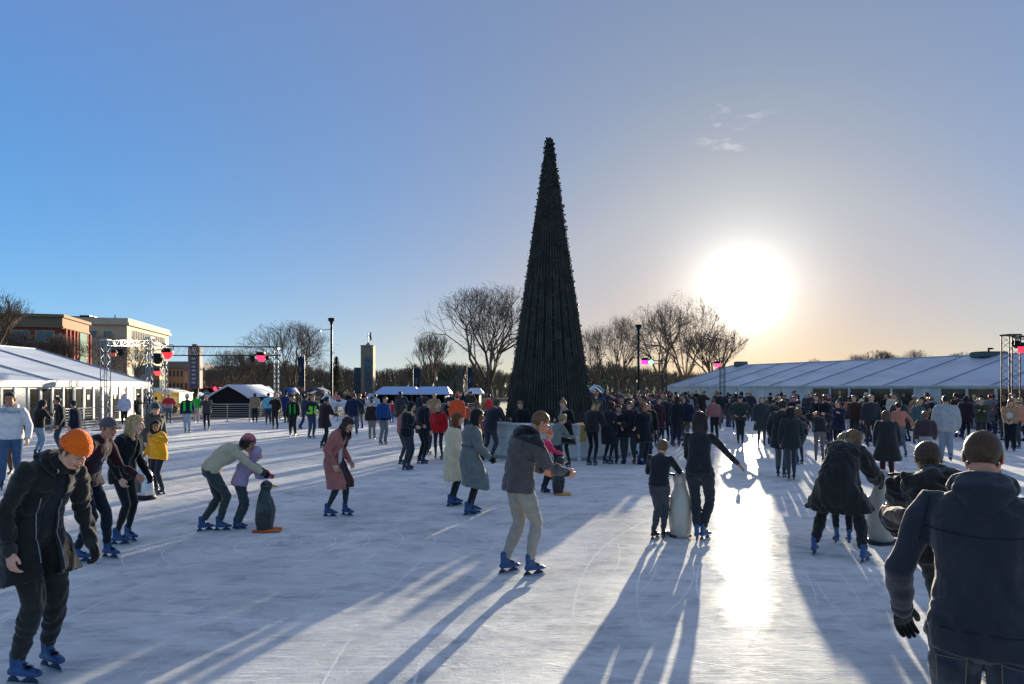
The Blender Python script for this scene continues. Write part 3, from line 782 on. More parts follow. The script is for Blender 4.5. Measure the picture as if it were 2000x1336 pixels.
# ================================================================ the ice, the ground
def ice_material():
    m = bpy.data.materials.new('skated_ice'); m.use_nodes = True; t = m.node_tree; b = t.nodes['Principled BSDF']
    N = t.nodes.new; Lk = t.links.new
    tc = N('ShaderNodeTexCoord')
    def mapn(sc, rot=0):
        mp = N('ShaderNodeMapping'); mp.inputs['Scale'].default_value = sc; mp.inputs['Rotation'].default_value = (0, 0, rot); Lk(tc.outputs['Object'], mp.inputs[0]); return mp.outputs[0]
    def noi(vec, s, det=4, dist=0, ro=.5):
        n = N('ShaderNodeTexNoise'); n.inputs['Scale'].default_value = s; n.inputs['Detail'].default_value = det; n.inputs['Distortion'].default_value = dist; n.inputs['Roughness'].default_value = ro; Lk(vec, n.inputs[0]); return n.outputs[0]
    def rng_(v, a, b_, c=0, d=1):
        r = N('ShaderNodeMapRange'); r.inputs[1].default_value = a; r.inputs[2].default_value = b_; r.inputs[3].default_value = c; r.inputs[4].default_value = d; Lk(v, r.inputs[0]); return r.outputs[0]
    def mth(op, a, b_):
        n = N('ShaderNodeMath'); n.operation = op
        for i, v in enumerate((a, b_)):
            if isinstance(v, (int, float)): n.inputs[i].default_value = v
            else: Lk(v, n.inputs[i])
        return n.outputs[0]
    big = noi(mapn((.9, 1.6, 1)), 1.0, 4, .4)             # cloudy patches frozen into the ice
    spots = noi(mapn((1.3, 1.9, 1)), 2.2, 2, .2)
    fine = noi(mapn((1, 1, 1)), 9, 6, .3)
    mx = N('ShaderNodeMix'); mx.data_type = 'RGBA'; mx.inputs[6].default_value = (.46, .48, .49, 1); mx.inputs[7].default_value = (.86, .85, .82, 1)
    f0 = mth('ADD', mth('MULTIPLY', rng_(big, .35, .65), .55), mth('MULTIPLY', rng_(spots, .36, .50), .45))
    Lk(f0, mx.inputs[0]); 
    m2 = N('ShaderNodeMix'); m2.data_type = 'RGBA'; Lk(mx.outputs[2], m2.inputs[6]); m2.inputs[7].default_value = (.92, .91, .89, 1)
    Lk(mth('MULTIPLY', rng_(fine, .50, .72), .55), m2.inputs[0]); Lk(m2.outputs[2], b.inputs['Base Color'])
    # frost is rough, bare ice is smoother
    Lk(rng_(mth('ADD', mth('MULTIPLY', fine, .5), mth('MULTIPLY', big, .5)), .35, .65, .20, .34), b.inputs['Roughness'])
    b.inputs['Specular IOR Level'].default_value = .14
    # relief: shavings, drifting grain, long skate scratches
    h = mth('MULTIPLY', noi(mapn((1, 1, 1)), 26, 5, .2), .009)
    h = mth('ADD', h, mth('MULTIPLY', noi(mapn((1, 1.25, 1), .25), 4.2, 6, .8), .020))
    h = mth('ADD', h, mth('MULTIPLY', noi(mapn((1, 1, 1)), 90, 3), .0034))
    for k, (rot, ph) in enumerate(((.35, 1.7), (-.5, 2.3), (1.0, 1.9))):
        sc_ = noi(mapn((.5, 34, 1), rot), ph, 3, .25)
        line = mth('SUBTRACT', 1.0, mth('MINIMUM', mth('MULTIPLY', mth('ABSOLUTE', mth('SUBTRACT', sc_, .5), 0), 26.0), 1.0))
        msk = rng_(noi(mapn((1, 1, 1), k), .5, 2), .48, .60)
        h = mth('SUBTRACT', h, mth('MULTIPLY', mth('MULTIPLY', line, msk), .0075))
    # scratches show pale where the blades raised powder
    m3 = N('ShaderNodeMix'); m3.data_type = 'RGBA'; Lk(m2.outputs[2], m3.inputs[6]); m3.inputs[7].default_value = (.96, .95, .93, 1); acc = None
    for k, (rot, ph) in enumerate(((.15, 2.1), (-.75, 1.6), (.9, 2.6), (.5, 1.2))):
        s2 = noi(mapn((.30, 26, 1), rot), ph, 2, .12); l2 = mth('SUBTRACT', 1.0, mth('MINIMUM', mth('MULTIPLY', mth('ABSOLUTE', mth('SUBTRACT', s2, .5), 0), 34.0), 1.0))
        l2 = mth('MULTIPLY', l2, rng_(noi(mapn((1, 1, 1), k + 2), .5, 2), .46, .58)); acc = l2 if acc is None else mth('MAXIMUM', acc, l2)
    for k, (cx_, cy_, sc_w) in enumerate(((7, 14, .62), (-9, -6, .5), (3, -9, .75))):       # long curved cuts
        mpw_ = N('ShaderNodeMapping'); mpw_.inputs['Location'].default_value = (cx_, cy_, 0); Lk(tc.outputs['Object'], mpw_.inputs[0])
        wv = N('ShaderNodeTexWave'); wv.wave_type = 'RINGS'; wv.rings_direction = 'Z'; wv.inputs['Scale'].default_value = sc_w; wv.inputs['Distortion'].default_value = 5; wv.inputs['Detail'].default_value = 1; wv.inputs['Detail Scale'].default_value = .25; Lk(mpw_.outputs[0], wv.inputs[0])
        l3 = mth('MULTIPLY', rng_(wv.outputs['Fac'], .9935, .999), rng_(noi(mapn((1, 1, 1), k + 5), .35, 3), .44, .56)); acc = mth('MAXIMUM', acc, l3)
    grain = rng_(noi(mapn((1, 1, 1)), 38, 3), .60, .72)
    acc = mth('MAXIMUM', acc, mth('MULTIPLY', grain, .75))
    Lk(mth('MULTIPLY', acc, .85), m3.inputs[0]); Lk(m3.outputs[2], b.inputs['Base Color']); h = mth('ADD', h, mth('MULTIPLY', acc, .006))
    vo = N('ShaderNodeTexVoronoi'); vo.inputs['Scale'].default_value = 1.7; Lk(mapn((1, 1.3, 1)), vo.inputs[0])
    lump = rng_(mth('ADD', vo.outputs['Distance'], mth('MULTIPLY', fine, .25)), .10, .30, 1, 0)
    h = mth('ADD', h, mth('MULTIPLY', mth('MULTIPLY', lump, rng_(noi(mapn((1, 1, 1)), 14, 5), .45, .65)), .024))
    b.inputs['Specular IOR Level'].default_value = 0
    bp = N('ShaderNodeBump'); bp.inputs['Strength'].default_value = .62; bp.inputs['Distance'].default_value = 1.0; Lk(h, bp.inputs['Height']); Lk(bp.outputs[0], b.inputs['Normal'])
    # thin melt film on top: its own, calmer surface
    gl = N('ShaderNodeBsdfGlossy'); gl.distribution = 'BECKMANN'; bp2 = N('ShaderNodeBump'); bp2.inputs['Strength'].default_value = .075; bp2.inputs['Distance'].default_value = 1.0; Lk(h, bp2.inputs['Height']); Lk(bp2.outputs[0], gl.inputs['Normal'])
    Lk(rng_(fine, .35, .65, .16, .25), gl.inputs['Roughness']); gl.inputs['Color'].default_value = (1, 1, 1, 1)
    fr = N('ShaderNodeFresnel'); fr.inputs['IOR'].default_value = 1.31; Lk(bp2.outputs[0], fr.inputs['Normal'])
    ms = N('ShaderNodeMixShader'); Lk(mth('MULTIPLY', fr.outputs[0], rng_(mth('ADD', mth('MULTIPLY', big, .5), mth('MULTIPLY', fine, .5)), .38, .60, .034, .008)), ms.inputs[0]); Lk(b.outputs[0], ms.inputs[1]); Lk(gl.outputs[0], ms.inputs[2])
    Lk(ms.outputs[0], t.nodes['Material Output'].inputs['Surface'])
    return m
def sheet(name, pts, z, m, kind='structure'):
    g = G(); g.add([(x, y, z) for x, y in pts], [tuple(range(len(pts)))]); return tag(g.build(name, m), kind=kind)
g = G(); n = 64
g.add([(math.cos(a) * 4500, math.sin(a) * 4500, -.03) for a in np.linspace(0, 2 * PI, n, False)], [tuple(range(n))])
tag(g.build('ground', mat('winter_ground', (104, 98, 78), rough=1, var=.25, vscale=.15, vcol=(78, 78, 60))), kind='structure')
sheet('pavement', [(-60, -30), (60, -30), (70, 90), (-60, 90)], -.012, mat('paving', (120, 116, 110), rough=.9, var=.2, vscale=.8, bump=(14, .3)))
sheet('ice', [(-21.8, -14), (34, -14), (24, 30), (14, 53), (-4, 53), (-21.8, 42)], 0.0, ice_material())

WHITE = mat('white_pvc', (200, 196, 188), rough=.55, var=.12, vscale=1.6, bump=(3, .25), spec=.4)
ALU = mat('aluminium', (150, 152, 156), rough=.35, metal=.8)
DARKMETAL = mat('dark_metal', (26, 28, 32), rough=.5, metal=.3)
DARKGLASS = mat('dark_glass', (22, 26, 26), rough=.12, spec=.8)
ROOFPVC = mat('roof_pvc', (190, 196, 206), rough=.42, var=.13, vscale=.8, bump=(1.6, .5), stretch=(1, .3, 3))

# ---------------------------------------------------------------- marquees
def marquee(A, Bp, inward, depth, eave, ridge, bay, label, fascia, doors, name='marquee', windows=False, roofmat=None):
    """A->Bp runs along the front wall; inward = unit vector pointing into the tent"""
    A = np.array(A, float); Bp = np.array(Bp, float); iw = nrm(inward + (0,)) if len(inward) == 2 else nrm(inward)
    L = np.linalg.norm(Bp - A); u = np.append((Bp - A) / L, 0); A3 = np.append(A, 0.)
    root = tag(empty(name, tuple(A3)), label, 'marquee')
    P = lambda a, i, z: u * a + iw * i + np.array((0, 0, z))
    nb = max(1, round(L / bay)); g = G(); gs = G()
    for k in range(nb):                                      # roof panels, slightly slack between the rafters
        a0, a1 = L * k / nb, L * (k + 1) / nb
        for side in (0, 1):
            V = []; F_ = []; nu, nv = 7, 9
            for i in range(nu):
                for j in range(nv):
                    fa, fi = i / (nu - 1), j / (nv - 1); sag = -.07 * math.sin(PI * fa) * math.sin(PI * fi)
                    ii = fi * depth / 2 if side == 0 else depth - fi * depth / 2
                    V.append(P(a0 + (a1 - a0) * fa, ii, eave + (ridge - eave) * fi + sag))
            for i in range(nu - 1):
                for j in range(nv - 1):
                    q = (i * nv + j, (i + 1) * nv + j, (i + 1) * nv + j + 1, i * nv + j + 1); F_.append(q if side == 0 else tuple(reversed(q)))
            g.add(V, F_)
    g.build('roof', roofmat or ROOFPVC, root, smooth=True)
    for k in range(nb + 1):
        a = L * k / nb; gs.bar(P(a, -.03, eave + .03), P(a, depth / 2, ridge + .035), .035, 6); gs.bar(P(a, depth / 2, ridge + .035), P(a, depth + .03, eave + .03), .035, 6)
    gs.bar(P(0, depth / 2, ridge + .02), P(L, depth / 2, ridge + .02), .05, 6)
    gs.build('rafters', mat('rafter_strip', (168, 174, 186), rough=.6), root)
    gf = G(); th = .04
    def slab(a0, a1, i0, i1, z0, z1, G_=gf, mi=0):
        v = [P(a, i, z) for z in (z0, z1) for a, i in ((a0, i0), (a1, i0), (a1, i1), (a0, i1))]
        G_.add(v, [(0, 3, 2, 1), (4, 5, 6, 7), (0, 1, 5, 4), (1, 2, 6, 5), (2, 3, 7, 6), (3, 0, 4, 7)], mi)
    slab(-.02, L + .02, -.10, -.04, eave - fascia, eave + .02)
    gf.build('fascia', WHITE, root)
    # gable ends and back
    ge = G()
    for a in (0, L):
        ge.add([P(a, 0, 0), P(a, depth, 0), P(a, depth, eave), P(a, depth / 2, ridge - .02), P(a, 0, eave)], [(0, 1, 2, 3, 4)])
        for k in range(1, 6): ge.bar(P(a, depth * k / 6, 0), P(a, depth * k / 6, eave + (ridge - eave) * min(k, 6 - k) / 3 - .05), .05, 6)
    slab(0, L, depth - .02, depth, 0, eave, ge); ge.build('wall', WHITE, root)
    # front wall: posts, panels and glazed doors
    gw = G(); nd = round(L / doors)
    slab(0, L, .02, .06, eave - fascia - .10, eave - fascia + .05, gw)
    gi = G(); slab(0, L, 2.2, 2.25, 0, eave, gi); gi.build('inner_curtain', mat('tent_interior', (70, 66, 58), rough=.9), root)
    pts_door = mat('door_frame_white', (214, 206, 190), rough=.5)
    for k in range(nd + 1):
        a = L * k / nd; slab(a - .07, a + .07, -.02, .08, 0, eave - fascia, gw)
    if not windows:
        for k in range(nd):
            a0, a1 = L * k / nd + .07, L * (k + 1) / nd - .07
            if (k * 7) % 11 == 3: slab(a0, a1, .02, .05, 0, eave - fascia - .1, gw); continue
            d_ = G(); slab(a0, a1, .03, .05, .12, eave - fascia - .10, d_); ob = d_.build('window', DARKGLASS, root)
            fr = G(); slab(a0, a0 + .05, .0, .055, 0, eave - fascia - .1, fr); slab(a1 - .05, a1, .0, .055, 0, eave - fascia - .1, fr)
            slab(a0 + .05, a1 - .05, .0, .055, 0, .14, fr); fr.build('frame', pts_door, ob)
            if k % 3 == 1: nt_ = G(); slab(a0 + .32, a0 + .55, .012, .018, 1.35, 1.62, nt_); nt_.build('notice', mat('paper', (210, 212, 208), rough=.8), ob)
    else:
        for k in range(nd):
            a0, a1 = L * k / nd + .07, L * (k + 1) / nd - .07
            if k in windows:
                slab(a0, a1, .02, .05, 0, .5, gw); d_ = G(); slab(a0, a1, .03, .05, .5, eave - fascia - .10, d_); d_.build('window', mat('amber_glass', (58, 48, 34), rough=.15, spec=.6), root)
            else: slab(a0, a1, .02, .05, 0, eave - fascia - .1, gw)
    gw.build('front_wall', WHITE, root)
    return root, P, L
lt, LP, LL = marquee((-24.2, 45.5), (-22.3, 14), (-1, -.06, 0), 14.5, 2.36, 4.55, 5.2,
    'long white marquee on the left with a striped roof and dark glass doors', .30, .95, name='marquee')
rt, RP, RL = marquee((13.7, 60), (26.5, 28.8), (.925, .38, 0), 14, 2.12, 3.98, 3.05,
    'long grey-white marquee on the right with slanting roof seams and dark windows behind the crowd', .06, 1.45, windows=(11, 12, 13, 14, 15, 17, 18, 19, 20, 21, 22))
# vents and boxes on the tent roofs
for (P_, a, i, z, sz, lab, nm) in ((RP, 1.2, 7, 3.98, (.5, .4, .30), 'small grey metal box at the far end of the right marquee ridge', 'roof_box'),
                          (RP, 23.0, 7, 3.98, (.75, .6, .16), 'low flat roof vent with a cap on the ridge of the right marquee', 'roof_vent')):
    p = P_(a, i, z) + np.array((13.7, 60, 0)); o = tag(empty(nm, tuple(p)), lab, 'vent')
    g = G(); g.box((-sz[0], -sz[1], -.1), (sz[0], sz[1], sz[2])); g.build('housing', mat('vent_grey', (84, 92, 88), rough=.6), o)
    g = G(); g.box((-sz[0] * .95, -sz[1] * .9, sz[2] + .003), (sz[0] * .95, sz[1] * .9, sz[2] + .05)); 
    if nm == 'roof_vent': g.bar((0, 0, sz[2]), (0, 0, sz[2] + .2), .05, 8); g.ell((.1, 0, sz[2] + .24), (.2, .1, .06))
    g.build('cap', DARKMETAL, o)
for k in range(4):
    p = LP(9.6 + k * 1.35, 7.25, 4.55) + np.array((-24.2, 45.5, 0))
    o = tag(empty('flood_lamp', tuple(p)), ['yellow lamp box on the left marquee ridge, nearest its far gable', 'yellow lamp box second from the far gable on the left marquee ridge', 'yellow lamp box third from the far gable on the left marquee ridge', 'yellow lamp box on the left marquee ridge, nearest the viewer'][k], 'lamp', 'lamp boxes on the marquee ridge')
    g = G(); g.box((-.16, -.22, .07), (.16, .22, .30)); g.build('housing', mat('yellow_box', (196, 158, 70), rough=.5), o)
    g = G(); g.bar((-.1, -.1, 0), (-.1, -.1, .08), .02); g.bar((-.1, .1, 0), (-.1, .1, .08), .02); g.box((.165, -.15, .1), (.172, .15, .26)); g.build('bracket', DARKMETAL, o)

# ---------------------------------------------------------------- railings
def railing(pts, h, label, step=1.25, bars=8):
    root = tag(empty('rink_railing', (pts[0][0], pts[0][1], 0)), label, 'railing'); o0 = np.array((pts[0][0], pts[0][1], 0))
    g = G()
    for a, b in zip(pts[:-1], pts[1:]):
        a = np.array(a + (0,), float) - o0; b = np.array(b + (0,), float) - o0; L = np.linalg.norm(b - a); n = max(1, round(L / step))
        for k in range(bars):
            z = .12 + (h - .12) * k / (bars - 1); g.bar(a + (0, 0, z), b + (0, 0, z), .022 if k == bars - 1 else .013, 5)
        for k in range(n + 1):
            q = a + (b - a) * k / n; p_ = G(); p_.bar(q, q + (0, 0, h + .03), .028, 6); p_.box(tuple(q + (-.12, -.12, 0)), tuple(q + (.12, .12, .02))); p_.build('post', ALU, root)
    g.build('rails', ALU, root); return root
railing([(-20.9, 31), (-20.9, 40.6), (-6.6, 41.2)], 1.03, 'galvanised rink railing with horizontal bars along the left and back edge of the ice')
railing([(-6.2, 41.4), (-1.6, 42.5)], 1.03, 'short run of rink railing between the lamp post and the spruce cone')

# ---------------------------------------------------------------- trusses and stage lights
def truss_geo(g, a, b, wd, n, ref=(0, 0, 1)):
    a = np.array(a, float); b = np.array(b, float); t = nrm(b - a); r = np.array(ref, float); r = nrm(r - t * r.dot(t)); s_ = np.cross(t, r)
    cs = [r * wd / 2 * x + s_ * wd / 2 * y for x, y in ((1, 1), (1, -1), (-1, -1), (-1, 1))]
    for c in cs: g.bar(a + c, b + c, .024, 6)
    for k in range(n):
        p, q = a + (b - a) * k / n, a + (b - a) * (k + 1) / n
        for i in range(4):
            c0, c1 = (cs[i], cs[(i + 1) % 4]) if k % 2 else (cs[(i + 1) % 4], cs[i]); g.bar(p + c0, q + c1, .008, 4)
def tower(x, y, h, wd, label, mt=None, n=14):
    root = tag(empty('truss_tower', (x, y, 0)), label, 'truss'); g = G(); truss_geo(g, (0, 0, .03), (0, 0, h), wd, n, (1, 0, 0)); g.build('mast', mt or ALU, root)
    g = G(); g.box((-.4, -.4, 0), (.4, .4, .03)); g.build('base_plate', DARKMETAL, root); g = G(); g.box((-wd * .6, -wd * .6, h), (wd * .6, wd * .6, h + .06)); g.build('cap', mt or ALU, root); return root
T1 = at(206, 32.5); T2 = at(292, 36.5); T3 = at(322, 42.5); T4 = at(540, 44.5)
tower(*T1, zat(665, 32.5), .30, 'silver truss tower in front of the left marquee doors, leftmost of the rig')
tower(*T2, zat(661, 36.5), .26, 'thick grey truss mast at the far corner of the left marquee')
tower(*T3, zat(672, 42.5), .24, 'slim silver truss tower just right of the grey mast')
tower(*T4, zat(682, 44.5), .26, 'silver truss tower right of the black tent holding the right end of the overhead truss')
def beam(a, b, wd, label, mt=None, n=30):
    root = tag(empty('truss_beam', tuple(a)), label, 'truss'); g = G(); d = np.array(b) - np.array(a); truss_geo(g, (0, 0, 0), d, wd, n); g.build('chords', mt or ALU, root); return root
beam((T1[0] + .2, T1[1], 4.15), (T2[0] - .15, T2[1], 4.40), .26, 'silver overhead truss beam between the two left towers', n=12)
beam((T2[0] + .15, T2[1], 4.40), (T3[0] - .1, T3[1], 4.45), .26, 'short overhead truss beam beside the grey mast', n=8)
beam((T3[0] + .15, T3[1], 4.30), (T4[0] + .3, T4[1], 4.38), .56, 'long dark overhead truss spanning above the black tent', mat('truss_dark', (50, 54, 62), rough=.5, metal=.5), n=34)
TR = at(1974, 26.5); tower(*TR, zat(656, 26.5), .42, 'rusty brown truss tower at the right edge before the marquee', mat('truss_brown', (92, 74, 66), rough=.6, metal=.3), n=16)
beam((TR[0] + .2, TR[1], 3.86), (TR[0] + 4.5, TR[1] + .5, 3.86), .34, 'overhead truss beam leaving the right edge of the picture', mat('truss_brown'), n=10)
TM = at(1411, 44); tower(*TM, zat(700, 44), .26, 'thin green-grey truss mast in front of the far end of the right marquee', mat('truss_green', (74, 96, 92), rough=.5, metal=.3), n=14)
TQ = at(1297, 46); tower(*TQ, zat(702, 46), .28, 'dark truss mast carrying the pink and green lamps', mat('truss_dark'), n=12)
beam((at(1257, 46)[0], 46, 3.72), (TQ[0], 46, 3.72), .22, 'short dark truss arm carrying the pink and green lamps', mat('truss_dark'), n=4)
def stage_light(px, py, d, col, e, label, sz=.28, shape='wedge'):
    x, y = at(px, d); z = zat(py, d); root = tag(empty('stage_light', (x, y, z)), label, 'stage light', 'stage lights on the trusses')
    g = G(); g.tube([(0, 0, sz * .9), (0, 0, sz * .1)], [(sz * .75, sz * .55), (sz, sz * .7)], (0, 1, 0), 10, rnd=False, p=4); g.build('housing', DARKMETAL, root)
    g = G(); g.bar((-sz * 1.05, 0, sz * .4), (-sz * 1.05, 0, sz * 1.5), .02); g.bar((sz * 1.05, 0, sz * .4), (sz * 1.05, 0, sz * 1.5), .02); g.bar((-sz * 1.05, 0, sz * 1.5), (sz * 1.05, 0, sz * 1.5), .02); g.build('yoke', DARKMETAL, root)
    g = G()
    if shape == 'wedge': g.tube([(0, 0, sz * .08), (0, -.02, -sz * .5), (0, -.04, -sz * 1.0)], [(sz * .96, sz * .6), (sz * .8, sz * .5), (sz * .35, sz * .3)], (0, 1, 0), 10, rnd=False, p=3)
    else: g.box((-sz, -sz * .75, -sz * .9), (sz, -sz * .6, sz * .1)) if shape == 'box' else g.ell((0, -sz * .5, -sz * .2), (sz * .8, sz * .3, sz * .8))
    m = mat('lamp_%s' % (col,), tuple(col), rough=.4, emit=col, estr=e) if e else DARKMETAL
    g.build('lens', m, root)
stage_light(327, 690, 41, (255, 24, 30), 2.2, 'glowing red stage light on the overhead truss above the pale building corner', .34)
stage_light(308, 726, 41, (255, 40, 40), 2.2, 'lower glowing red stage light beside the slim tower', .22)
stage_light(510, 696, 44.2, (255, 30, 60), 2.2, 'glowing red stage light near the right end of the long truss', .32)
stage_light(494, 701, 44.2, (10, 10, 10), 0, 'dark unlit stage light left of the red one on the long truss', .2)
stage_light(522, 699, 44.2, (120, 30, 40), 0, 'small unlit stage light right of the red one on the long truss', .15)
stage_light(236, 688, 34.5, (10, 10, 10), 0, 'dark unlit stage light under the left truss beam', .18)
stage_light(222, 690, 34, (150, 60, 50), .3, 'dull reddish stage light under the left truss beam', .18, 'box')
stage_light(308, 700, 39, (30, 60, 80), 0, 'large black stage light hanging left of the glowing red one', .32)
stage_light(421, 758, 52, (255, 30, 50), 3, 'small red lamp at the foot of the black tent roof', .18, 'ball')
stage_light(1259, 705, 45.6, (255, 30, 130), 2.4, 'pink square lamp on the dark truss arm', .24, 'box')
stage_light(1271, 706, 45.6, (90, 240, 150), 2.2, 'round green lamp beside the pink one', .20, 'ball')
stage_light(1400, 711, 43.8, (255, 40, 80), 2.2, 'red square lamp on the thin mast before the right marquee', .20, 'box')
stage_light(1994, 679, 26.3, (255, 24, 40), 2.4, 'glowing red stage light at the right edge under the truss beam', .22, 'box')
stage_light(1985, 672, 26.6, (40, 40, 90), 0, 'dark stage light tucked beside the red one at the right edge', .16)
for px, py in ((218, 672), (232, 673)):
    x, y = at(px, 33.3); o = tag(empty('floodlight', (x, y, zat(py, 33.3))), 'small silver floodlight on top of the left truss beam, %s' % ('nearer the tower' if px < 225 else 'farther from the tower'), 'floodlight', 'floodlights on the truss')
    g = G(); g.box((-.12, -.08, 0), (.12, .08, .2)); g.build('housing', ALU, o); g = G(); g.box((-.09, -.095, .03), (.09, -.083, .17)); g.build('lens', mat('lens_clear', (210, 210, 205), rough=.2), o)

# ---------------------------------------------------------------- lamp posts, banners, info pillar, tower
def lamp_post(px, d, top, label, r=.105):
    x, y = at(px, d); h = zat(top, d); root = tag(empty('lamp_post', (x, y, 0)), label, 'lamp post')
    g = G(); g.bar((0, 0, 0), (0, 0, h - .5), r, 12, r2=r * .8); g.bar((0, 0, 0), (0, 0, 1.3), r * 1.35, 12); g.build('pole', DARKMETAL, root)
    g = G(); g.bar((0, 0, h - .5), (0, 0, h - .25), r * .9, 12, r2=r * 1.5); g.bar((0, 0, h - .25), (0, 0, h - .03), r * 2.3, 14, r2=r * 2.6); g.bar((0, 0, h - .03), (0, 0, h), r * 1.9, 14); g.build('lamp_head', DARKMETAL, root)
    g = G(); g.bar((-.9, 0, h - .95), (0, 0, h - .85), .03, 6); g.box((-1.1, -.12, h - 1.0), (-.8, .12, h - .92)); 
    if px < 1000: g.build('camera_arm', ALU, root)
    return root
lamp_post(647.5, 52, 621, 'tall black lamp post standing left of the stone tower')
lamp_post(1247, 58, 634, 'tall dark lamp post right of the spruce cone, beside the pink lamp', .11)
def banner(px, d, top, bot, wpx, label, side=1):
    x, y = at(px, d); h = zat(top, d); root = tag(empty('banner', (x, y, 0)), label, 'banner', 'dark banners on poles'); wd = wpx / F * d
    g = G(); g.bar((0, 0, 0), (0, 0, h + .15), .06, 8); g.build('pole', DARKMETAL, root)
    g = G(); V = []; Fq = []
    for i in range(6):
        for j in range(10):
            V.append((side * (.08 + wd * i / 5), .05 * math.sin(i * 1.1 + j * .4), h - (h - zat(bot, d)) * j / 9))
    for i in range(5):
        for j in range(9): Fq.append((i * 10 + j, (i + 1) * 10 + j, (i + 1) * 10 + j + 1, i * 10 + j + 1))
    g.add(V, Fq); o = g.build('banner_cloth', mat('banner_blue', (30, 44, 62), rough=.8), root); md = o.modifiers.new('t', 'SOLIDIFY'); md.thickness = .01
    g = G(); g.ell((side * (.08 + wd / 2), -.07, h - 1.1), (wd * .25, .01, .3)); g.box((side * (.08 + wd / 2) - wd * .3, -.075, h - 1.9), (side * (.08 + wd / 2) + wd * .3, -.065, h - 1.8)); g.build('banner_print', mat('banner_print', (70, 84, 100), rough=.8), root)
banner(594, 62, 697, 755, 10, 'dark blue banner in front of the big bare tree left of the lamp post', -1)
banner(806, 60, 720, 757, 12, 'dark blue banner above the blue-roofed market stall')
banner(911, 60, 718, 765, 10, 'dark blue banner just left of the spruce cone, before the big bare tree')
# information pillar
x, y = at(381.5, 62); h = zat(674, 62); root = tag(empty('info_pillar', (x, y, 0)), 'tall grey information pillar with a column of stacked panels', 'pillar')
g = G(); g.bar((0, 0, 0), (0, 0, 2.2), .28, 10); g.build('post', DARKMETAL, root)
g = G(); g.box((-.53, -.3, 1.9), (.53, .3, h - .1)); g.box((-.2, -.2, h - .097), (.2, .2, h + .08)); g.build('cabinet', mat('pillar_taupe', (118, 100, 100), rough=.7, var=.1), root)
g = G(); 
for k in range(9): g.box((-.19, -.325, 2.35 + k * .36), (.17 + .03 * (k % 2), -.303, 2.35 + k * .36 + .19))
g.build('letter_panels', mat('pillar_panel', (150, 140, 146), rough=.6), root)
g = G(); g.box((-.33, -.315, 1.95), (.33, -.302, h - .35)); g.build('panel_back', mat('pillar_back', (64, 66, 84), rough=.6), root)
# stone tower with a figure on top
x, y = at(719, 120); root = tag(empty('stone_tower', (x, y, 0)), 'square stone tower with dark glass front and a statue on its top', 'tower'); h = zat(676, 120)
g = G(); g.box((-1.08, -1.0, 0), (1.08, 1.0, h)); g.box((-1.15, -1.07, h), (1.15, 1.07, h + .12)); g.build('shaft', mat('tower_stone', (150, 128, 106), rough=.85, var=.12, vscale=2), root)
g = G(); g.box((-.42, -1.06, 0), (.92, -1.003, h - 1.9)); g.build('glass_front', mat('tower_glass', (46, 60, 80), rough=.2, spec=.7), root)
for k in range(5):
    g = G(); g.box((-.25, -1.09, 2.2 + k * 1.05), (.7, -1.063, 2.25 + k * 1.05)); g.build('glazing_bar', DARKMETAL, root)
g = G(); g.box((-2.35, -.6, 0), (-1.23, .6, zat(718, 120))); g.build('side_block', mat('side_block', (58, 66, 76), rough=.4), root)
g = G(); g.tube([(0, 0, h + .1), (0, 0, h + .35), (0, 0, h + .6)], [.5, .35, .12], n=10); g.bar((0, 0, h + .3), (0, 0, h + 2.3), .07, 8); g.build('finial', mat('finial_grey', (120, 126, 132), rough=.5), root)
g = G(); g.tube([(.42, 0, h + 1.0), (.5, 0, h + 1.4), (.36, 0, h + 1.8), (.5, 0, h + 2.25)], [.1, .17, .15, .09], n=8); g.ell((.38, 0, h + 2.3), (.14, .1, .12)); g.bar((0, 0, h + 1.9), (.45, 0, h + 1.9), .03); g.build('statue', mat('statue_dark', (60, 66, 72), rough=.5), root)

# ---------------------------------------------------------------- the cone-shaped tree and its white counter
TX, TY = 1.17, 21.3; TH = zat(270, 21.3)
root = tag(empty('christmas_tree', (TX, TY, 0)), 'towering dark cone-shaped Christmas tree with vertical garlands and unlit light strings', 'christmas tree')
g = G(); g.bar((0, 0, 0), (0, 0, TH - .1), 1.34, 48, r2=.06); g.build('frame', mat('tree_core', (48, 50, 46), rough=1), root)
NEED = mat('garland_green', (78, 76, 68), rough=.9, var=.3, vscale=3, spec=.1)
def cone_r(z): return 1.45 * (1 - z / TH) + .055
V = []; Fq = []; k = 0; rg = np.random.default_rng(3)
for s_ in range(88):
    a = 2 * PI * s_ / 88; fz = 1.0 if s_ % 2 == 0 else .55; z = .15
    if s_ % 4 == 3: fz = .3
    while z < TH * fz:
        r0 = cone_r(z) - .01
        c = np.array((math.cos(a) * r0, math.sin(a) * r0, z)); rad = np.array((math.cos(a), math.sin(a), 0)); tan = np.array((-math.sin(a), math.cos(a), 0))
        for q in range(4):
            dr = nrm(rad * rg.uniform(.25, .9) + tan * rg.normal(0, .6) + np.array((0, 0, rg.uniform(-1.1, -.1)))); L = rg.uniform(.045, .10); sd = nrm(np.cross(dr, rad + .01)) * .007
            p0 = c + np.array((0, 0, rg.uniform(-.02, .02))); V += [p0 - sd, p0 + sd, p0 + dr * L]; Fq.append((k, k + 1, k + 2)); k += 3
        z += .042
g = G(); g.add(V, Fq)
for s_ in range(88):
    a = 2 * PI * s_ / 88; fz = 1.0 if s_ % 2 == 0 else .55
    if s_ % 4 == 3: fz = .3
    zz = TH * fz; g.bar((math.cos(a) * cone_r(.1), math.sin(a) * cone_r(.1), .1), (math.cos(a) * cone_r(zz), math.sin(a) * cone_r(zz), zz - .05), .024, 5, r2=.014)
g.build('garlands', NEED, root)
g = G(); gc = G()
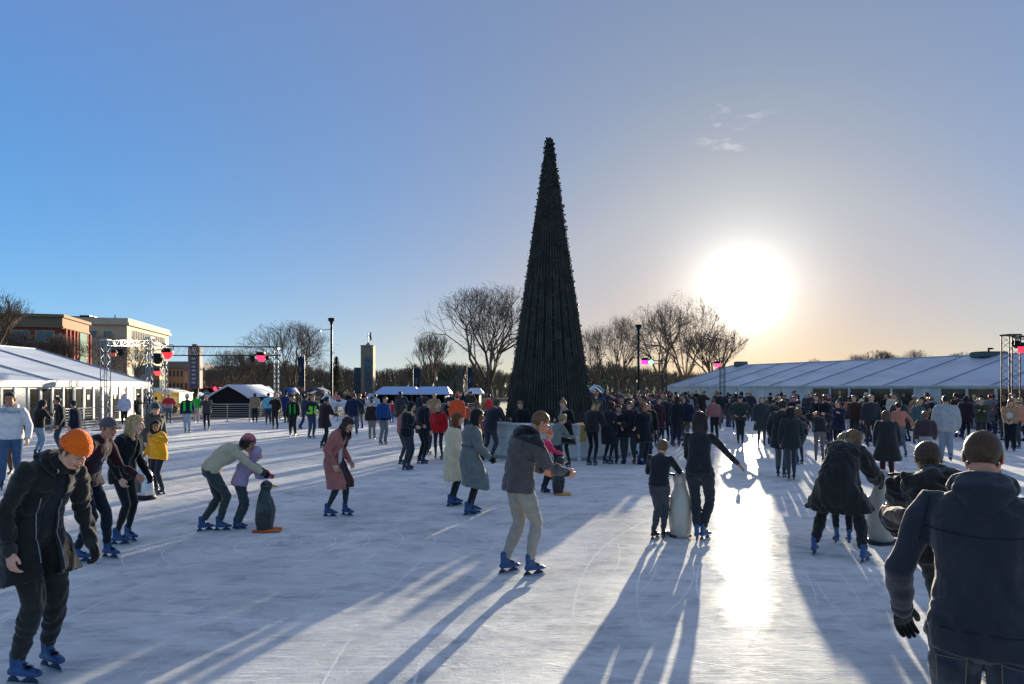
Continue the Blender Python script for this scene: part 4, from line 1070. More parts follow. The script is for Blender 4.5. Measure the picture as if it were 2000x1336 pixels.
for s_ in range(36):
    a = 2 * PI * (s_ + .3) / 36; r_ = lambda z: cone_r(z) + .035
    n_ = 26; pts = [(math.cos(a) * r_(z), math.sin(a) * r_(z), z) for z in np.linspace(.3, TH - .08, n_)]
    gc.path(pts, .006, 4)
    for z in np.arange(.4 + (s_ % 3) * .1, TH - .1, .34):
        zz = z + rg.uniform(-.05, .05); rr = cone_r(zz) + rg.uniform(.03, .075); c = np.array((math.cos(a) * rr, math.sin(a) * rr, zz)); e = rg.uniform(.016, .030)
        g.ell(c, (e, e, e * 1.3), rot=rotx(rg.uniform(0, 2)) @ rotz(rg.uniform(0, 2)), nu=6, nv=4)
        if rg.random() < .4: g.box(tuple(c - (.03, .03, .015)), tuple(c + (.03, .03, .02)))
for q in range(26):
    a = q * 2.4; c = np.array((math.cos(a) * .09, math.sin(a) * .09, TH - .30 + .3 * (q / 26))); g.ell(c, (.035, .035, .04), nu=6, nv=4)
g.build('light_bulbs', mat('bulb_unlit', (50, 56, 58), rough=.5), root); gc.build('light_cables', DARKMETAL, root)

CX, CY, CR = 1.30, 21.55, 2.60
root = tag(empty('counter', (CX, CY, 0)), 'white panelled counter ringing the foot of the Christmas tree', 'counter')
K8 = 10; PW = mat('counter_white', (200, 197, 194), rough=.5, var=.14, vscale=2.2)
def cpt(k, r, z): a = -PI / 2 + (k + .35) * 2 * PI / K8; return np.array((math.cos(a) * r, math.sin(a) * r, z))
for k in range(K8):
    a0, a1 = cpt(k, CR, 0), cpt(k + 1, CR, 0); i0, i1 = cpt(k, CR - .05, 0), cpt(k + 1, CR - .05, 0); up = np.array((0, 0, 1.))
    def slab8(z0, z1, o=0, ins=0):
        q0, q1, w0, w1 = a0, a1, i0, i1
        if o: q0, q1 = cpt(k, CR + o, 0), cpt(k + 1, CR + o, 0)
        if ins: w0, w1 = cpt(k, CR - ins, 0), cpt(k + 1, CR - ins, 0)
        v = [q0 + up * z0, q1 + up * z0, w1 + up * z0, w0 + up * z0, q0 + up * z1, q1 + up * z1, w1 + up * z1, w0 + up * z1]
        return v, [(0, 3, 2, 1), (4, 5, 6, 7), (0, 1, 5, 4), (1, 2, 6, 5), (2, 3, 7, 6), (3, 0, 4, 7)]
    g = G(); g.add(*slab8(.10, .60)); g.build('lower_panel', PW, root)
    g = G(); g.add(*slab8(.615, .99)); g.build('upper_panel', PW, root)
    g = G(); g.add(*slab8(0, .098, .02)); g.build('plinth', mat('plinth_grey', (150, 148, 146), rough=.6), root)
    g = G(); g.add(*slab8(1.0, 1.05, .10, .30)); g.build('ledge', mat('ledge_white', (214, 214, 216), rough=.35), root)
    g = G(); p = cpt(k, CR + .02, 0); g.bar(p, p + up * 1.0, .06, 8); g.build('corner_post', mat('post_white', (200, 200, 204), rough=.4), root)
# translucent yellow cloth hung over the counter
def thing1(name, g, m, label, cat, group=None, smooth=False): return tag(g.build(name, m, smooth=smooth), label, cat, group)
YC = mat('yellow_cloth', (206, 178, 104), rough=.8)
YC.node_tree.nodes['Principled BSDF'].inputs['Transmission Weight'].default_value = .35
for i, (px, w_, lab) in enumerate(((1139, .15, 'pale yellow cloth hanging over the counter left of the long-haired woman, catching the sun'),)):
    g = G(); x, y = at(px, 18.82); V = []; Fq = []
    for a in range(8):
        for b in range(10): V.append((x - w_ / 2 + w_ * a / 7, y + .02 * math.sin(a * 1.9 + b * .3), 1.075 - .52 * b / 9))
    for a in range(7):
        for b in range(9): Fq.append((a * 10 + b, (a + 1) * 10 + b, (a + 1) * 10 + b + 1, a * 10 + b + 1))
    g.add(V, Fq); o = thing1('cloth', g, YC, lab, 'cloth', smooth=True); md = o.modifiers.new('t', 'SOLIDIFY'); md.thickness = .012

# ---------------------------------------------------------------- buildings
def facade_windows(root, O, u, rows, cols, x0, dx, z0, dz, ww, wh, glass, frame, nrml, inset=.03):
    """rows x cols windows on the wall plane through O along u; each a child with its frame"""
    O = np.array(O, float); u = np.array(u, float); nn = np.array(nrml, float); up = np.array((0, 0, 1.)); base = None
    for r in range(rows):
        for c in range(cols):
            p = O + u * (x0 + dx * c) + up * (z0 + dz * r)
            def pl(a0, a1, b0, b1, o0, o1, G_): 
                v = [p + u * a + up * b + nn * o_ for o_ in (o0, o1) for a, b in ((a0, b0), (a1, b0), (a1, b1), (a0, b1))]
                G_.add(v, [(0, 1, 2, 3), (7, 6, 5, 4), (0, 4, 5, 1), (1, 5, 6, 2), (2, 6, 7, 3), (3, 7, 4, 0)])
            g = G(); pl(0, ww, 0, wh, -.02, .02, g); w_ = g.build('window', glass, root, clean=True)
            if frame:
                f = G(); t_ = min(.16, ww * .09); pl(-t_, 0, -t_, wh + t_, -.02, .09, f); pl(ww, ww + t_, -t_, wh + t_, -.02, .09, f); pl(0, ww, wh, wh + t_, -.02, .088, f); pl(0, ww, -t_, 0, -.02, .12, f)
                f.build('frame', frame, w_, clean=True)
BRICK = mat('brick', (136, 64, 48), rough=.9, var=.14, vscale=1.5); LIME = mat('limestone', (176, 156, 126), rough=.85, var=.08, vscale=.5)
PALE = mat('pale_stone', (188, 174, 148), rough=.85, var=.06, vscale=.4); GLS = mat('office_glass', (92, 112, 122), rough=.15, spec=.7); GLD = mat('office_glass_dark', (56, 66, 76), rough=.15, spec=.7)
# red brick block
c0 = np.array((-72.5, 110., 0)); c1 = np.array((-76.6, 123.5, 0)); uR = nrm(c1 - c0); LR = np.linalg.norm(c1 - c0); nR = np.array((uR[1], -uR[0], 0)); uL = -nR
hB = 13.7; root = tag(empty('brick_building', tuple(c0)), 'red brick office building with sandstone top floor and a green glass bay', 'building')
def bx(g, a0, a1, b0, b1, z0, z1, u, v_):
    q = [u * a + v_ * b + np.array((0, 0, z)) for z in (z0, z1) for a, b in ((a0, b0), (a1, b0), (a1, b1), (a0, b1))]
    g.add(q, [(0, 3, 2, 1), (4, 5, 6, 7), (0, 1, 5, 4), (1, 2, 6, 5), (2, 3, 7, 6), (3, 0, 4, 7)])
g = G(); bx(g, 0, LR, 0, 34, 0, hB - 2.0, uR, uL); g.build('wall', BRICK, root, clean=True)
g = G(); bx(g, -.05, LR + .05, -.05, 34, hB - 2.0, hB - .5, uR, uL); g.build('top_floor', mat('sand_band', (138, 110, 84), rough=.85, var=.08), root, clean=True)
g = G(); bx(g, -.35, LR + .35, -.35, 34.3, hB - .5, hB, uR, uL); bx(g, -.2, LR + .2, -.2, 34, hB - 2.15, hB - 1.85, uR, uL); g.build('cornice', mat('sand_band'), root, clean=True)
g = G(); bx(g, LR * .50, LR * .78, -.6, 0, 0, hB - 2.4, uR, uL); g.build('glass_bay', mat('green_glass', (108, 138, 120), rough=.15, spec=.7), root, clean=True)
for k in range(8):
    g = G(); bx(g, LR * .50 - .05, LR * .78 + .05, -.66, -.6, 1 + k * 1.2, 1.12 + k * 1.2, uR, uL); g.build('glazing_bar', mat('bar_pale', (170, 170, 150)), root, clean=True)
for fr in (.02, .16, .30, .42, .82, .95):
    g = G(); bx(g, LR * fr, LR * fr + .55, -.5, 0, 0, hB - 2.3, uR, uL); g.build('brick_pier', BRICK, root, clean=True)
facade_windows(root, (0, 0, 0), uR, 3, 3, 1.2, 1.9, 1.0, 3.1, 1.0, 1.9, GLD, LIME, nR)
facade_windows(root, (0, 0, 0), uL, 1, 9, 1.2, 3.4, hB - 4.4, 3, 2.4, 1.6, GLD, LIME, -uR)
facade_windows(root, (0, 0, 0), uL, 2, 9, 1.2, 3.4, 2.0, 3.6, 1.8, 2.0, GLD, LIME, -uR)
g = G(); g.bar((-22, 3, hB), (-22, 3, hB + 5.2), .09, 6, r2=.03); g.bar((-22, 3, hB), (-21, 3, hB + 2), .05); g.build('antenna', ALU, root)
# pale stone block
c0 = np.array((-84.6, 150., 0)); c1 = np.array((-91.6, 182., 0)); uR = nrm(c1 - c0); LR = np.linalg.norm(c1 - c0); nR = np.array((uR[1], -uR[0], 0)); uL = -nR
hP = 17.1; root = tag(empty('stone_building', tuple(c0)), 'tall pale stone office block with a window strip under its roof, right face sunlit', 'building')
g = G(); bx(g, 0, LR, 0, 26, 0, hP - 1.5, uR, uL); g.build('wall', PALE, root, clean=True)
g = G(); bx(g, -.6, LR + .6, -.6, 26, hP - 1.5, hP - .9, uR, uL); bx(g, -.3, LR + .3, -.3, 26, hP - .9, hP, uR, uL); g.build('cornice', PALE, root, clean=True)
facade_windows(root, (0, 0, 0), uR, 1, 15, 3.2, 1.75, hP - 4.6, 3, 1.15, 2.2, GLD, PALE, nR)
facade_windows(root, (0, 0, 0), uR, 3, 10, 3.4, 2.6, 1.6, 3.3, 1.7, 2.2, GLS, PALE, nR)
facade_windows(root, (0, 0, 0), uL, 1, 7, 3.0, 3.0, hP - 4.4, 3, 1.6, 1.5, GLD, PALE, -uR)
facade_windows(root, (0, 0, 0), uL, 3, 6, 4.0, 3.6, 1.6, 3.3, 1.6, 2.0, GLD, PALE, -uR)
g = G(); bx(g, 3, 9, 7.5, 12.5, hP, hP + .5, uR, uL); bx(g, 4.5, 7.5, 9, 11, hP + .5, hP + .9, uR, uL); g.build('roof_house', DARKMETAL, root, clean=True)
g = G(); bx(g, 10, 12, 3, 5, hP, hP + .6, uR, uL); g.bar(uR * 5 + uL * 4 + np.array((0, 0, hP)), uR * 5 + uL * 4 + np.array((0, 0, hP + 1.2)), .15); g.build('roof_unit', ALU, root, clean=True)
# low buildings far behind
def low_building(px0, px1, d, top, col, label, rows, cols, rooft=.6, roofc=(110, 108, 108)):
    x0, x1 = at(px0, d)[0], at(px1, d)[0]; h = zat(top, d); r_ = tag(empty('low_building', (x0, d, 0)), label, 'building'); m_ = mat('wall_%d_%d_%d' % col, col, rough=.9, var=.1, vscale=.4)
    g = G(); g.box((0, 0, 0), (x1 - x0, 14, h - rooft)); g.build('wall', m_, r_)
    g = G(); g.box((-.4, -.4, h - rooft), (x1 - x0 + .4, 14.4, h)); g.build('roof', mat('roof_%d' % roofc[0], roofc, rough=.8), r_)
    W_ = (x1 - x0); facade_windows(r_, (0, 0, 0), (1, 0, 0), rows, cols, W_ / cols * .2, W_ / cols, 1.4, 3.2, W_ / cols * .5, 1.5, GLD, LIME, (0, -1, 0))
low_building(322, 366, 170, 706, (176, 140, 108), 'brown low building just right of the pale stone block', 2, 6, 1.6)
low_building(360, 398, 160, 718, (190, 150, 112), 'tan low building behind the information pillar', 1, 5)
low_building(392, 570, 230, 715, (168, 130, 100), 'very long low brick building behind the bushy bare tree', 2, 16, 1.5)
low_building(860, 905, 130, 722, (120, 112, 106), 'grey low building between the bare trees left of the spruce cone', 2, 4)

# ---------------------------------------------------------------- tents, stalls, vehicles behind the rink
def canopy(px0, px1, d, top, edge, label, col=(20, 22, 28), rim=(206, 212, 222), dep=5, name='tent', peak=.5, closed=True):
    x0, x1 = at(px0, d)[0], at(px1, d)[0]; zt, ze = zat(top, d), zat(edge, d); W_ = x1 - x0
    r_ = tag(empty(name, (x0, d, 0)), label, 'tent'); g = G(); n_ = 14
    prof = [(W_ * i / n_, ze + (zt - ze) * (1 - abs(i / n_ - peak) / (peak if i / n_ < peak else 1 - peak)) ** .85) for i in range(n_ + 1)]
    V = [(x, y, z) for y in (-.25, dep) for x, z in prof]; g.add(V, [(i, i + 1, i + n_ + 2, i + n_ + 1) for i in range(n_)])
    o = g.build('roof', mat('canopy_%d_%d_%d' % rim, rim, rough=.5), r_, smooth=True); md = o.modifiers.new('t', 'SOLIDIFY'); md.thickness = .09
    if closed:
        g = G(); V = [(x, 0, z - .10) for x, z in prof] + [(x, 0, .0) for x, z in prof]; g.add(V, [(i, i + n_ + 1, i + n_ + 2, i + 1) for i in range(n_)])
        V = [(0, 0, 0), (0, dep, 0), (0, dep, ze), (0, 0, ze)]; g.add(V, [(0, 1, 2, 3)]); V = [(W_, 0, 0), (W_, dep, 0), (W_, dep, ze), (W_, 0, ze)]; g.add(V, [(3, 2, 1, 0)])
        o = g.build('side_cloth', mat('cloth_%d_%d_%d' % col, col, rough=.9), r_)
    g = G()
    for x in (0, W_):
        for y in (0, dep - .1): g.bar((x, y, 0), (x, y, ze), .04)
    g.build('poles', ALU, r_); return r_
canopy(405, 489, 46, 751, 776, 'black tent with a white peaked roof edge behind the rink railing', dep=6)
canopy(589, 632, 56, 757, 768, 'small grey-blue canopy behind the crowd left of the lamp post', rim=(74, 84, 106), dep=3, closed=False, name='canopy')
canopy(496, 516, 60, 754, 766, 'small dark blue dome canopy right of the black tent', rim=(60, 74, 96), dep=2.5, closed=False, name='canopy')
canopy(553, 569, 50, 757, 770, 'little bright blue canopy roof beside the truss tower', rim=(50, 90, 160), dep=2, closed=False, name='canopy')
canopy(1150, 1184, 62, 752, 766, 'pale blue canopy seen just right of the spruce cone', rim=(150, 190, 224), dep=3, closed=False, name='canopy')
canopy(284, 330, 60, 757, 772, 'low white tent roof behind the far corner of the left marquee', rim=(220, 216, 206), col=(200, 190, 170), dep=5, peak=.15)
def stall(px0, px1, d, top, eave, label, col=(150, 180, 220)):
    x0, x1 = at(px0, d)[0], at(px1, d)[0]; W_ = x1 - x0; zt = zat(top, d); ze = zat(eave, d); r_ = tag(empty('market_stall', (x0, d, 0)), label, 'stall')
    g = G(); V = [(-.15, -.5, ze), (W_ + .35, -.5, ze), (W_ - .0, 1.6, zt), (.1, 1.6, zt), (W_ + .2, 3.6, ze), (-.1, 3.6, ze)]; g.add(V, [(0, 1, 2, 3), (3, 2, 4, 5), (0, 3, 5), (1, 4, 2)])
    o = g.build('roof', mat('stall_roof_%d' % col[0], col, rough=.4), r_); md = o.modifiers.new('t', 'SOLIDIFY'); md.thickness = .06
    WD = mat('stall_wood', (66, 52, 42), rough=.85, var=.2, vscale=3)
    g = G(); g.box((0, 3.0, 0), (W_, 3.1, ze)); g.box((0, 0, 0), (.08, 3, ze)); g.box((W_ - .08, 0, 0), (W_, 3, ze)); g.build('wall', WD, r_)
    g = G(); g.box((.1, -.1, .0), (W_ - .1, .0, .95)); g.box((.05, -.25, .953), (W_ - .05, .3, 1.0)); g.build('counter', WD, r_)
    g = G(); 
    for x in (.02, W_ / 2, W_ - .1): g.box((x, -.2, 0), (x + .08, -.12, ze))
    g.build('post', WD, r_); return r_
stall(736, 806, 46, 755, 769, 'market stall with a pale blue sloping roof, left one of the touching pair')
stall(812, 870, 46.5, 755, 769, 'market stall with a pale blue sloping roof, right one of the touching pair')
stall(913, 936, 50, 758, 768, 'small white-roofed stall immediately left of the spruce cone', (206, 214, 226))
# yellow food trailer and parked vehicles on the left
x0, d = at(300, 52)[0], 52; r_ = tag(empty('food_trailer', (x0, d, 0)), 'yellow food trailer with a cream side behind the left railing', 'trailer')
W_ = at(350, 52)[0] - x0; g = G(); g.box((0, 0, .45), (W_, 2.2, 1.55)); g.box((-.05, -.05, 1.553), (W_ + .05, 2.25, 1.63)); g.build('body', mat('trailer_yellow', (214, 172, 40), rough=.4), r_)
g = G(); g.box((W_ * .55, -.02, .7), (W_ * .95, -.003, 1.3)); g.build('panel', mat('trailer_cream', (222, 206, 160), rough=.5), r_)
for x in (.5, W_ - .5): g = G(); g.bar((x, -.05, .35), (x, .15, .35), .35, 16); g.build('wheel', DARKMETAL, r_)
def vehicle(px, d, L, h, col, label, yaw=0, van=False):
    x = at(px, d)[0]; r_ = tag(empty('van' if van else 'parked_car', (x, d, 0), yaw), label, 'van' if van else 'car'); m_ = mat('paint_%d_%d_%d' % col, col, rough=.3, coat=.5)
    g = G(); pr = [(0, .35), (.0, .75), (.08, .9), (.24, .98), (.36, 1.40), (.75, 1.42), (.92, 1.0), (1.0, .92), (1.0, .35)] if not van else [(0, .35), (0, 1.0), (.12, 1.15), (.22, 1.95), (.98, 2.0), (1.0, 1.9), (1.0, .35)]
    V = [(a * L, y, z * h) for y in (-.85, .85) for a, z in pr]; n_ = len(pr); g.add(V, [tuple(range(n_)), tuple(range(2 * n_ - 1, n_ - 1, -1))] + [(i, i + n_, (i + 1) % n_ + n_, (i + 1) % n_) for i in range(n_)])
    o = g.build('body', m_, r_, clean=True); md = o.modifiers.new('b', 'BEVEL'); md.width = .06; md.segments = 2
    g = G(); w0, w1, z0, z1 = (.34, .78, 1.0, 1.34) if not van else (.2, .42, 1.25, 1.75); g.add([(w0 * L, -.86, z0 * h), (w1 * L, -.86, z0 * h), ((w1 - .04) * L, -.858, z1 * h), ((w0 + .06) * L, -.858, z1 * h)], [(0, 1, 2, 3)]); g.build('window', DARKGLASS, r_)
    for a in (.18, .80): g = G(); g.bar((a * L, -.88, .33), (a * L, .88, .33), .33, 16); w_ = g.build('wheel', mat('tyre', (20, 20, 22), rough=.8), r_)
vehicle(333, 80, 4.3, 1.0, (226, 226, 224), 'white car parked behind the yellow trailer'); vehicle(352, 84, 4.2, 1.0, (60, 64, 72), 'dark grey car parked right of the white one')
vehicle(360, 96, 5.2, 1.0, (196, 30, 34), 'long red van parked far behind the green vest skater', van=True); vehicle(386, 96, 4.8, .95, (190, 28, 36), 'red van parked just right of the information pillar', van=True)
vehicle(12 + 370, 78, 4.3, 1.0, (70, 74, 82), 'dark car parked below the information pillar')

# ---------------------------------------------------------------- trees
BARK = mat('bark', (96, 80, 68), rough=.95, var=.2, vscale=3); TWIG = mat('twigs', (104, 92, 82), rough=.95)
def tree_segments(seed, H, spread, limbs, levels, trunk=.18, up=.25, rmul=1.0, kids=(2, 4)):
    r_ = random.Random(seed); S = []
    def grow(p, d, L, rad, lev):
        n = 3 if lev < 2 else 2
        for k in range(n):
            q = p + d * (L / n); S.append((p.copy(), q.copy(), rad, rad * .86, lev)); p = q; rad *= .86
            d = nrm(d + np.array((r_.gauss(0, .10), r_.gauss(0, .10), r_.gauss(0, .05) + up * .12)))
            if lev >= 1 and lev < levels and r_.random() < .62:
                side(p, d, L * r_.uniform(.5, .8), rad * .55, lev + 1)
        if lev < levels:
            for _ in range(r_.randint(*kids)): side(p, d, L * r_.uniform(.62, .88), rad * r_.uniform(.6, .85), lev + 1)
    def side(p, d, L, rad, lev):
        a = r_.uniform(0, 2 * PI); s_ = r_.uniform(.35, .75) * spread; h = nrm(np.cross(d, (math.cos(a), math.sin(a), .3)))
        grow(p.copy(), nrm(d + h * s_ + np.array((0, 0, up * .35))), L, max(rad, .0095 * rmul), lev)
    th = H * trunk; p = np.zeros(3); tr = H * .018 * rmul + .05
    S.append((p, np.array((0, 0, th * .5)), tr * 1.25, tr, 0)); S.append((np.array((0, 0, th * .5)), np.array((r_.gauss(0, .08), r_.gauss(0, .08), th)), tr, tr * .9, 0)); top = S[-1][1]
    for i in range(limbs):
        a = 2 * PI * i / limbs + r_.uniform(-.4, .4); t_ = r_.uniform(.25, .9) * spread * .8
        grow(top.copy() - (0, 0, th * .25 * r_.random()), nrm((math.cos(a) * t_, math.sin(a) * t_, 1)), H * .24, tr * r_.uniform(.5, .75), 1)
    zmax = np.percentile([s[1][2] for s in S], 99); k = 1.12 * H / zmax; wx_ = np.percentile([max(abs(s[1][0]), abs(s[1][1])) for s in S], 97) * k * 1.0
    cz, rz_ = H * .56, H * .44
    S = [s for s in S if s[4] == 0 or (s[1][0] * k / wx_) ** 2 + (s[1][1] * k / wx_) ** 2 + ((s[1][2] * k - cz) / rz_) ** 2 < 1 + r_.uniform(-.30, .16)]
    return [(a * k, b * k, r0, r1, l) for a, b, r0, r1, l in S]
def seg_mesh(S, n):
    a = np.array([s[0] for s in S]); b = np.array([s[1] for s in S]); r0 = np.array([s[2] for s in S]); r1 = np.array([s[3] for s in S])
    t = b - a; t /= np.linalg.norm(t, axis=1)[:, None] + 1e-9; h = np.where(abs(t[:, 2:3]) < .9, np.array((0, 0, 1.)), np.array((1., 0, 0))); u = np.cross(t, h); u /= np.linalg.norm(u, axis=1)[:, None]; w_ = np.cross(t, u)
    V = np.empty((len(S), 2 * n, 3))
    for k in range(n):
        c, s_ = math.cos(2 * PI * k / n), math.sin(2 * PI * k / n); o = u * c + w_ * s_; V[:, k] = a + o * r0[:, None]; V[:, n + k] = b + o * r1[:, None]
    F_ = []
    for i in range(len(S)):
        o = i * 2 * n
        for k in range(n): F_.append((o + k, o + (k + 1) % n, o + n + (k + 1) % n, o + n + k))
    return V.reshape(-1, 3), F_
TREES = {}
def tree(kind, px, d, top, width, label, group='bare winter trees behind the rink', rz=0, name='bare_tree', x=None):
    """px, top, width in photo pixels at distance d"""
    spec = {'oak': (11, 10, 1.15, 6, 6, .16, .10), 'oak2': (27, 10, 1.10, 7, 6, .13, .14), 'vase': (35, 10, .70, 6, 6, .22, .40), 'tall': (48, 10, .62, 4, 6, .28, .5), 'bush': (52, 7, 1.05, 8, 6, .06, .15), 'twist': (66, 10, 1.1, 4, 6, .24, .12)}[kind]
    if kind not in TREES:
        S = tree_segments(*spec, kids=(2, 3)); thick = [s for s in S if s[2] > .045]; thin = [s for s in S if s[2] <= .045]
        v, f = seg_mesh(thick, 6); m1 = bpy.data.meshes.new('trunk'); m1.from_pydata(v.tolist(), [], f); m1.materials.append(BARK); m1.polygons.foreach_set('use_smooth', [True] * len(f))
        v2, f2 = seg_mesh(thin, 3); m2 = bpy.data.meshes.new('crown'); m2.from_pydata(v2.tolist(), [], f2); m2.materials.append(TWIG)
        allv = np.vstack([v, v2]); TREES[kind] = (m1, m2, allv[:, 2].max(), np.percentile(np.abs(allv[:, 0]), 98) * 2)
        print('tree', kind, len(thick), len(thin))
    m1, m2, H0, W0 = TREES[kind]; x_, y_ = at(px, d) if x is None else (x, d); h = zat(top, d); sz = h / H0; sw = (width / F * d) / W0
    r_ = tag(empty(name, (x_, y_, 0), rz), label, 'tree', group); r_.scale = (sw, sw, sz)
    for nm, m_ in (('trunk', m1), ('crown', m2)): o = bpy.data.objects.new(nm, m_); C.objects.link(o); o.parent = r_
    return r_
tree('oak2', 568, 80, 624, 165, 'broad spreading bare tree between the truss tower and the lamp post', rz=2.6)
tree('bush', 460, 78, 680, 100, 'low bushy bare tree behind the black tent')
tree('vase', 508, 95, 690, 60, 'small bare tree between the bushy tree and the broad one', rz=1)
tree('vase', 842, 74, 643, 72, 'slender bare tree with upswept branches above the market stalls')
tree('oak2', 958, 72, 553, 235, 'huge bare tree immediately left of the Christmas tree cone')
tree('twist', 1168, 76, 628, 75, 'bare tree immediately right of the Christmas tree cone', rz=2)
tree('oak2', 1212, 84, 612, 90, 'bare tree between the cone and the dark lamp post', rz=1.3)
tree('twist', 1290, 70, 585, 130, 'thick-stemmed bare tree just right of the dark lamp post', rz=.5)
tree('oak', 1338, 66, 565, 150, 'tallest bare tree right of the cone, its trunk behind the pink lamp', rz=2.2)
tree('vase', 1398, 74, 635, 110, 'rounded bare tree at the far end of the right marquee', rz=.7)
tree('tall', -22, 58, 556, 110, 'tall bare tree at the left edge above the marquee roof', rz=.3)
tree('tall', 62, 75, 642, 110, 'spreading bare tree in front of the brick building', rz=.2); tree('tall', 122, 78, 648, 60, 'bare tree at the corner of the brick building', rz=1.4)
tree('oak2', 205, 80, 645, 90, 'bare tree between the brick and the pale buildings', rz=2.0); tree('twist', 262, 64, 650, 75, 'dark bare tree in front of the pale stone building', rz=1.1)
tree('oak', 640, 110, 700, 60, 'faint small bare tree left of the stone tower', rz=1.9); tree('tall', 668, 105, 712, 40, 'thin upright bare tree between lamp post and stone tower', rz=.4)
tree('bush', 430, 100, 715, 90, 'low bare shrub tree behind the information pillar', rz=2)
for i, (px, top, w_) in enumerate(((1590, 700, 20), (1668, 691, 26), (1712, 684, 34), (1745, 692, 22), (1790, 682, 38), (1880, 688, 30), (1905, 686, 28))):
    tree(('vase', 'oak2', 'tall')[i % 3], px, 105 + i * 3, top - 2, w_ * 1.6, '%s bare treetop above the ridge of the right marquee' % ('leftmost', 'second', 'third', 'fourth', 'fifth', 'sixth', 'rightmost')[i], 'treetops above the right marquee ridge', rz=i)
# small conifer
x_, y_ = at(657, 92); r_ = tag(empty('conifer', (x_, y_, 0)), 'dark narrow conifer just right of the black lamp post', 'tree'); V = []; Fq = []; k = 0; h = zat(696, 92)
for q in range(5200):
    z = rg.uniform(.4, h); rr = 1.7 * (1 - z / h) ** .8 * (.75 + .35 * abs(math.sin(z * 4))) * math.sqrt(rg.random()); a = rg.uniform(0, 2 * PI); c = np.array((math.cos(a) * rr, math.sin(a) * rr, z)); dr = nrm((math.cos(a), math.sin(a), rg.uniform(-.5, .1))); sd = nrm(np.cross(dr, (0, 0, 1))) * .06
    V += [c - sd, c + sd, c + dr * rg.uniform(.15, .35)]; Fq.append((k, k + 1, k + 2)); k += 3
g = G(); g.add(V, Fq); g.build('crown', mat('needles', (34, 42, 30), rough=.9, var=.3), r_); g = G(); g.bar((0, 0, 0), (0, 0, h * .9), .12, 8, r2=.03); g.build('trunk', BARK, r_)
# far woodland
S = []
base = [tree_segments(100 + i, 8, .75, 5, 4, .2, .35, rmul=2.2, kids=(2, 3)) for i in range(4)]
rr = random.Random(5)
for i in range(190):
    px = 395 + i * 5.4 + rr.uniform(-4, 4); d = rr.uniform(125, 165)
    if px > 1420: break
    x_, y_ = at(px, d); top = 716 + 9 * math.sin(px * .02) + rr.uniform(-5, 7); k = zat(top, d) / 8
    a = rr.uniform(0, 6.28); M = rotz(a)
    for s_ in base[i % 4]:
        S.append(((M @ s_[0]) * k + (x_, y_, 0), (M @ s_[1]) * k + (x_, y_, 0), s_[2] * k, s_[3] * k, 0))
v, f = seg_mesh(S, 3); g = G(); g.add(v, f); print('wood', len(S))
# undergrowth below the far trees
V = []; Fq = []; k = 0
for q in range(42000):
    px = rr.uniform(380, 1440); d = rr.uniform(118, 170); x_, y_ = at(px, d); hh = 3.2 + .8 * math.sin(px * .05) + .8 * math.sin(px * .17); z = rr.random() * hh
    a = rr.uniform(0, 6.28); L = rr.uniform(.2, .7); V += [(x_, y_, z), (x_ + .10, y_, z), (x_ + math.cos(a) * L * .6, y_, z + L)]; Fq.append((k, k + 1, k + 2)); k += 3
g.add(V, Fq); o = g.build('woodland', mat('far_twigs', (118, 104, 84), rough=1, var=.2, vscale=.2)); tag(o, 'far woodland of bare trees and undergrowth along the horizon', 'woodland', kind='stuff')

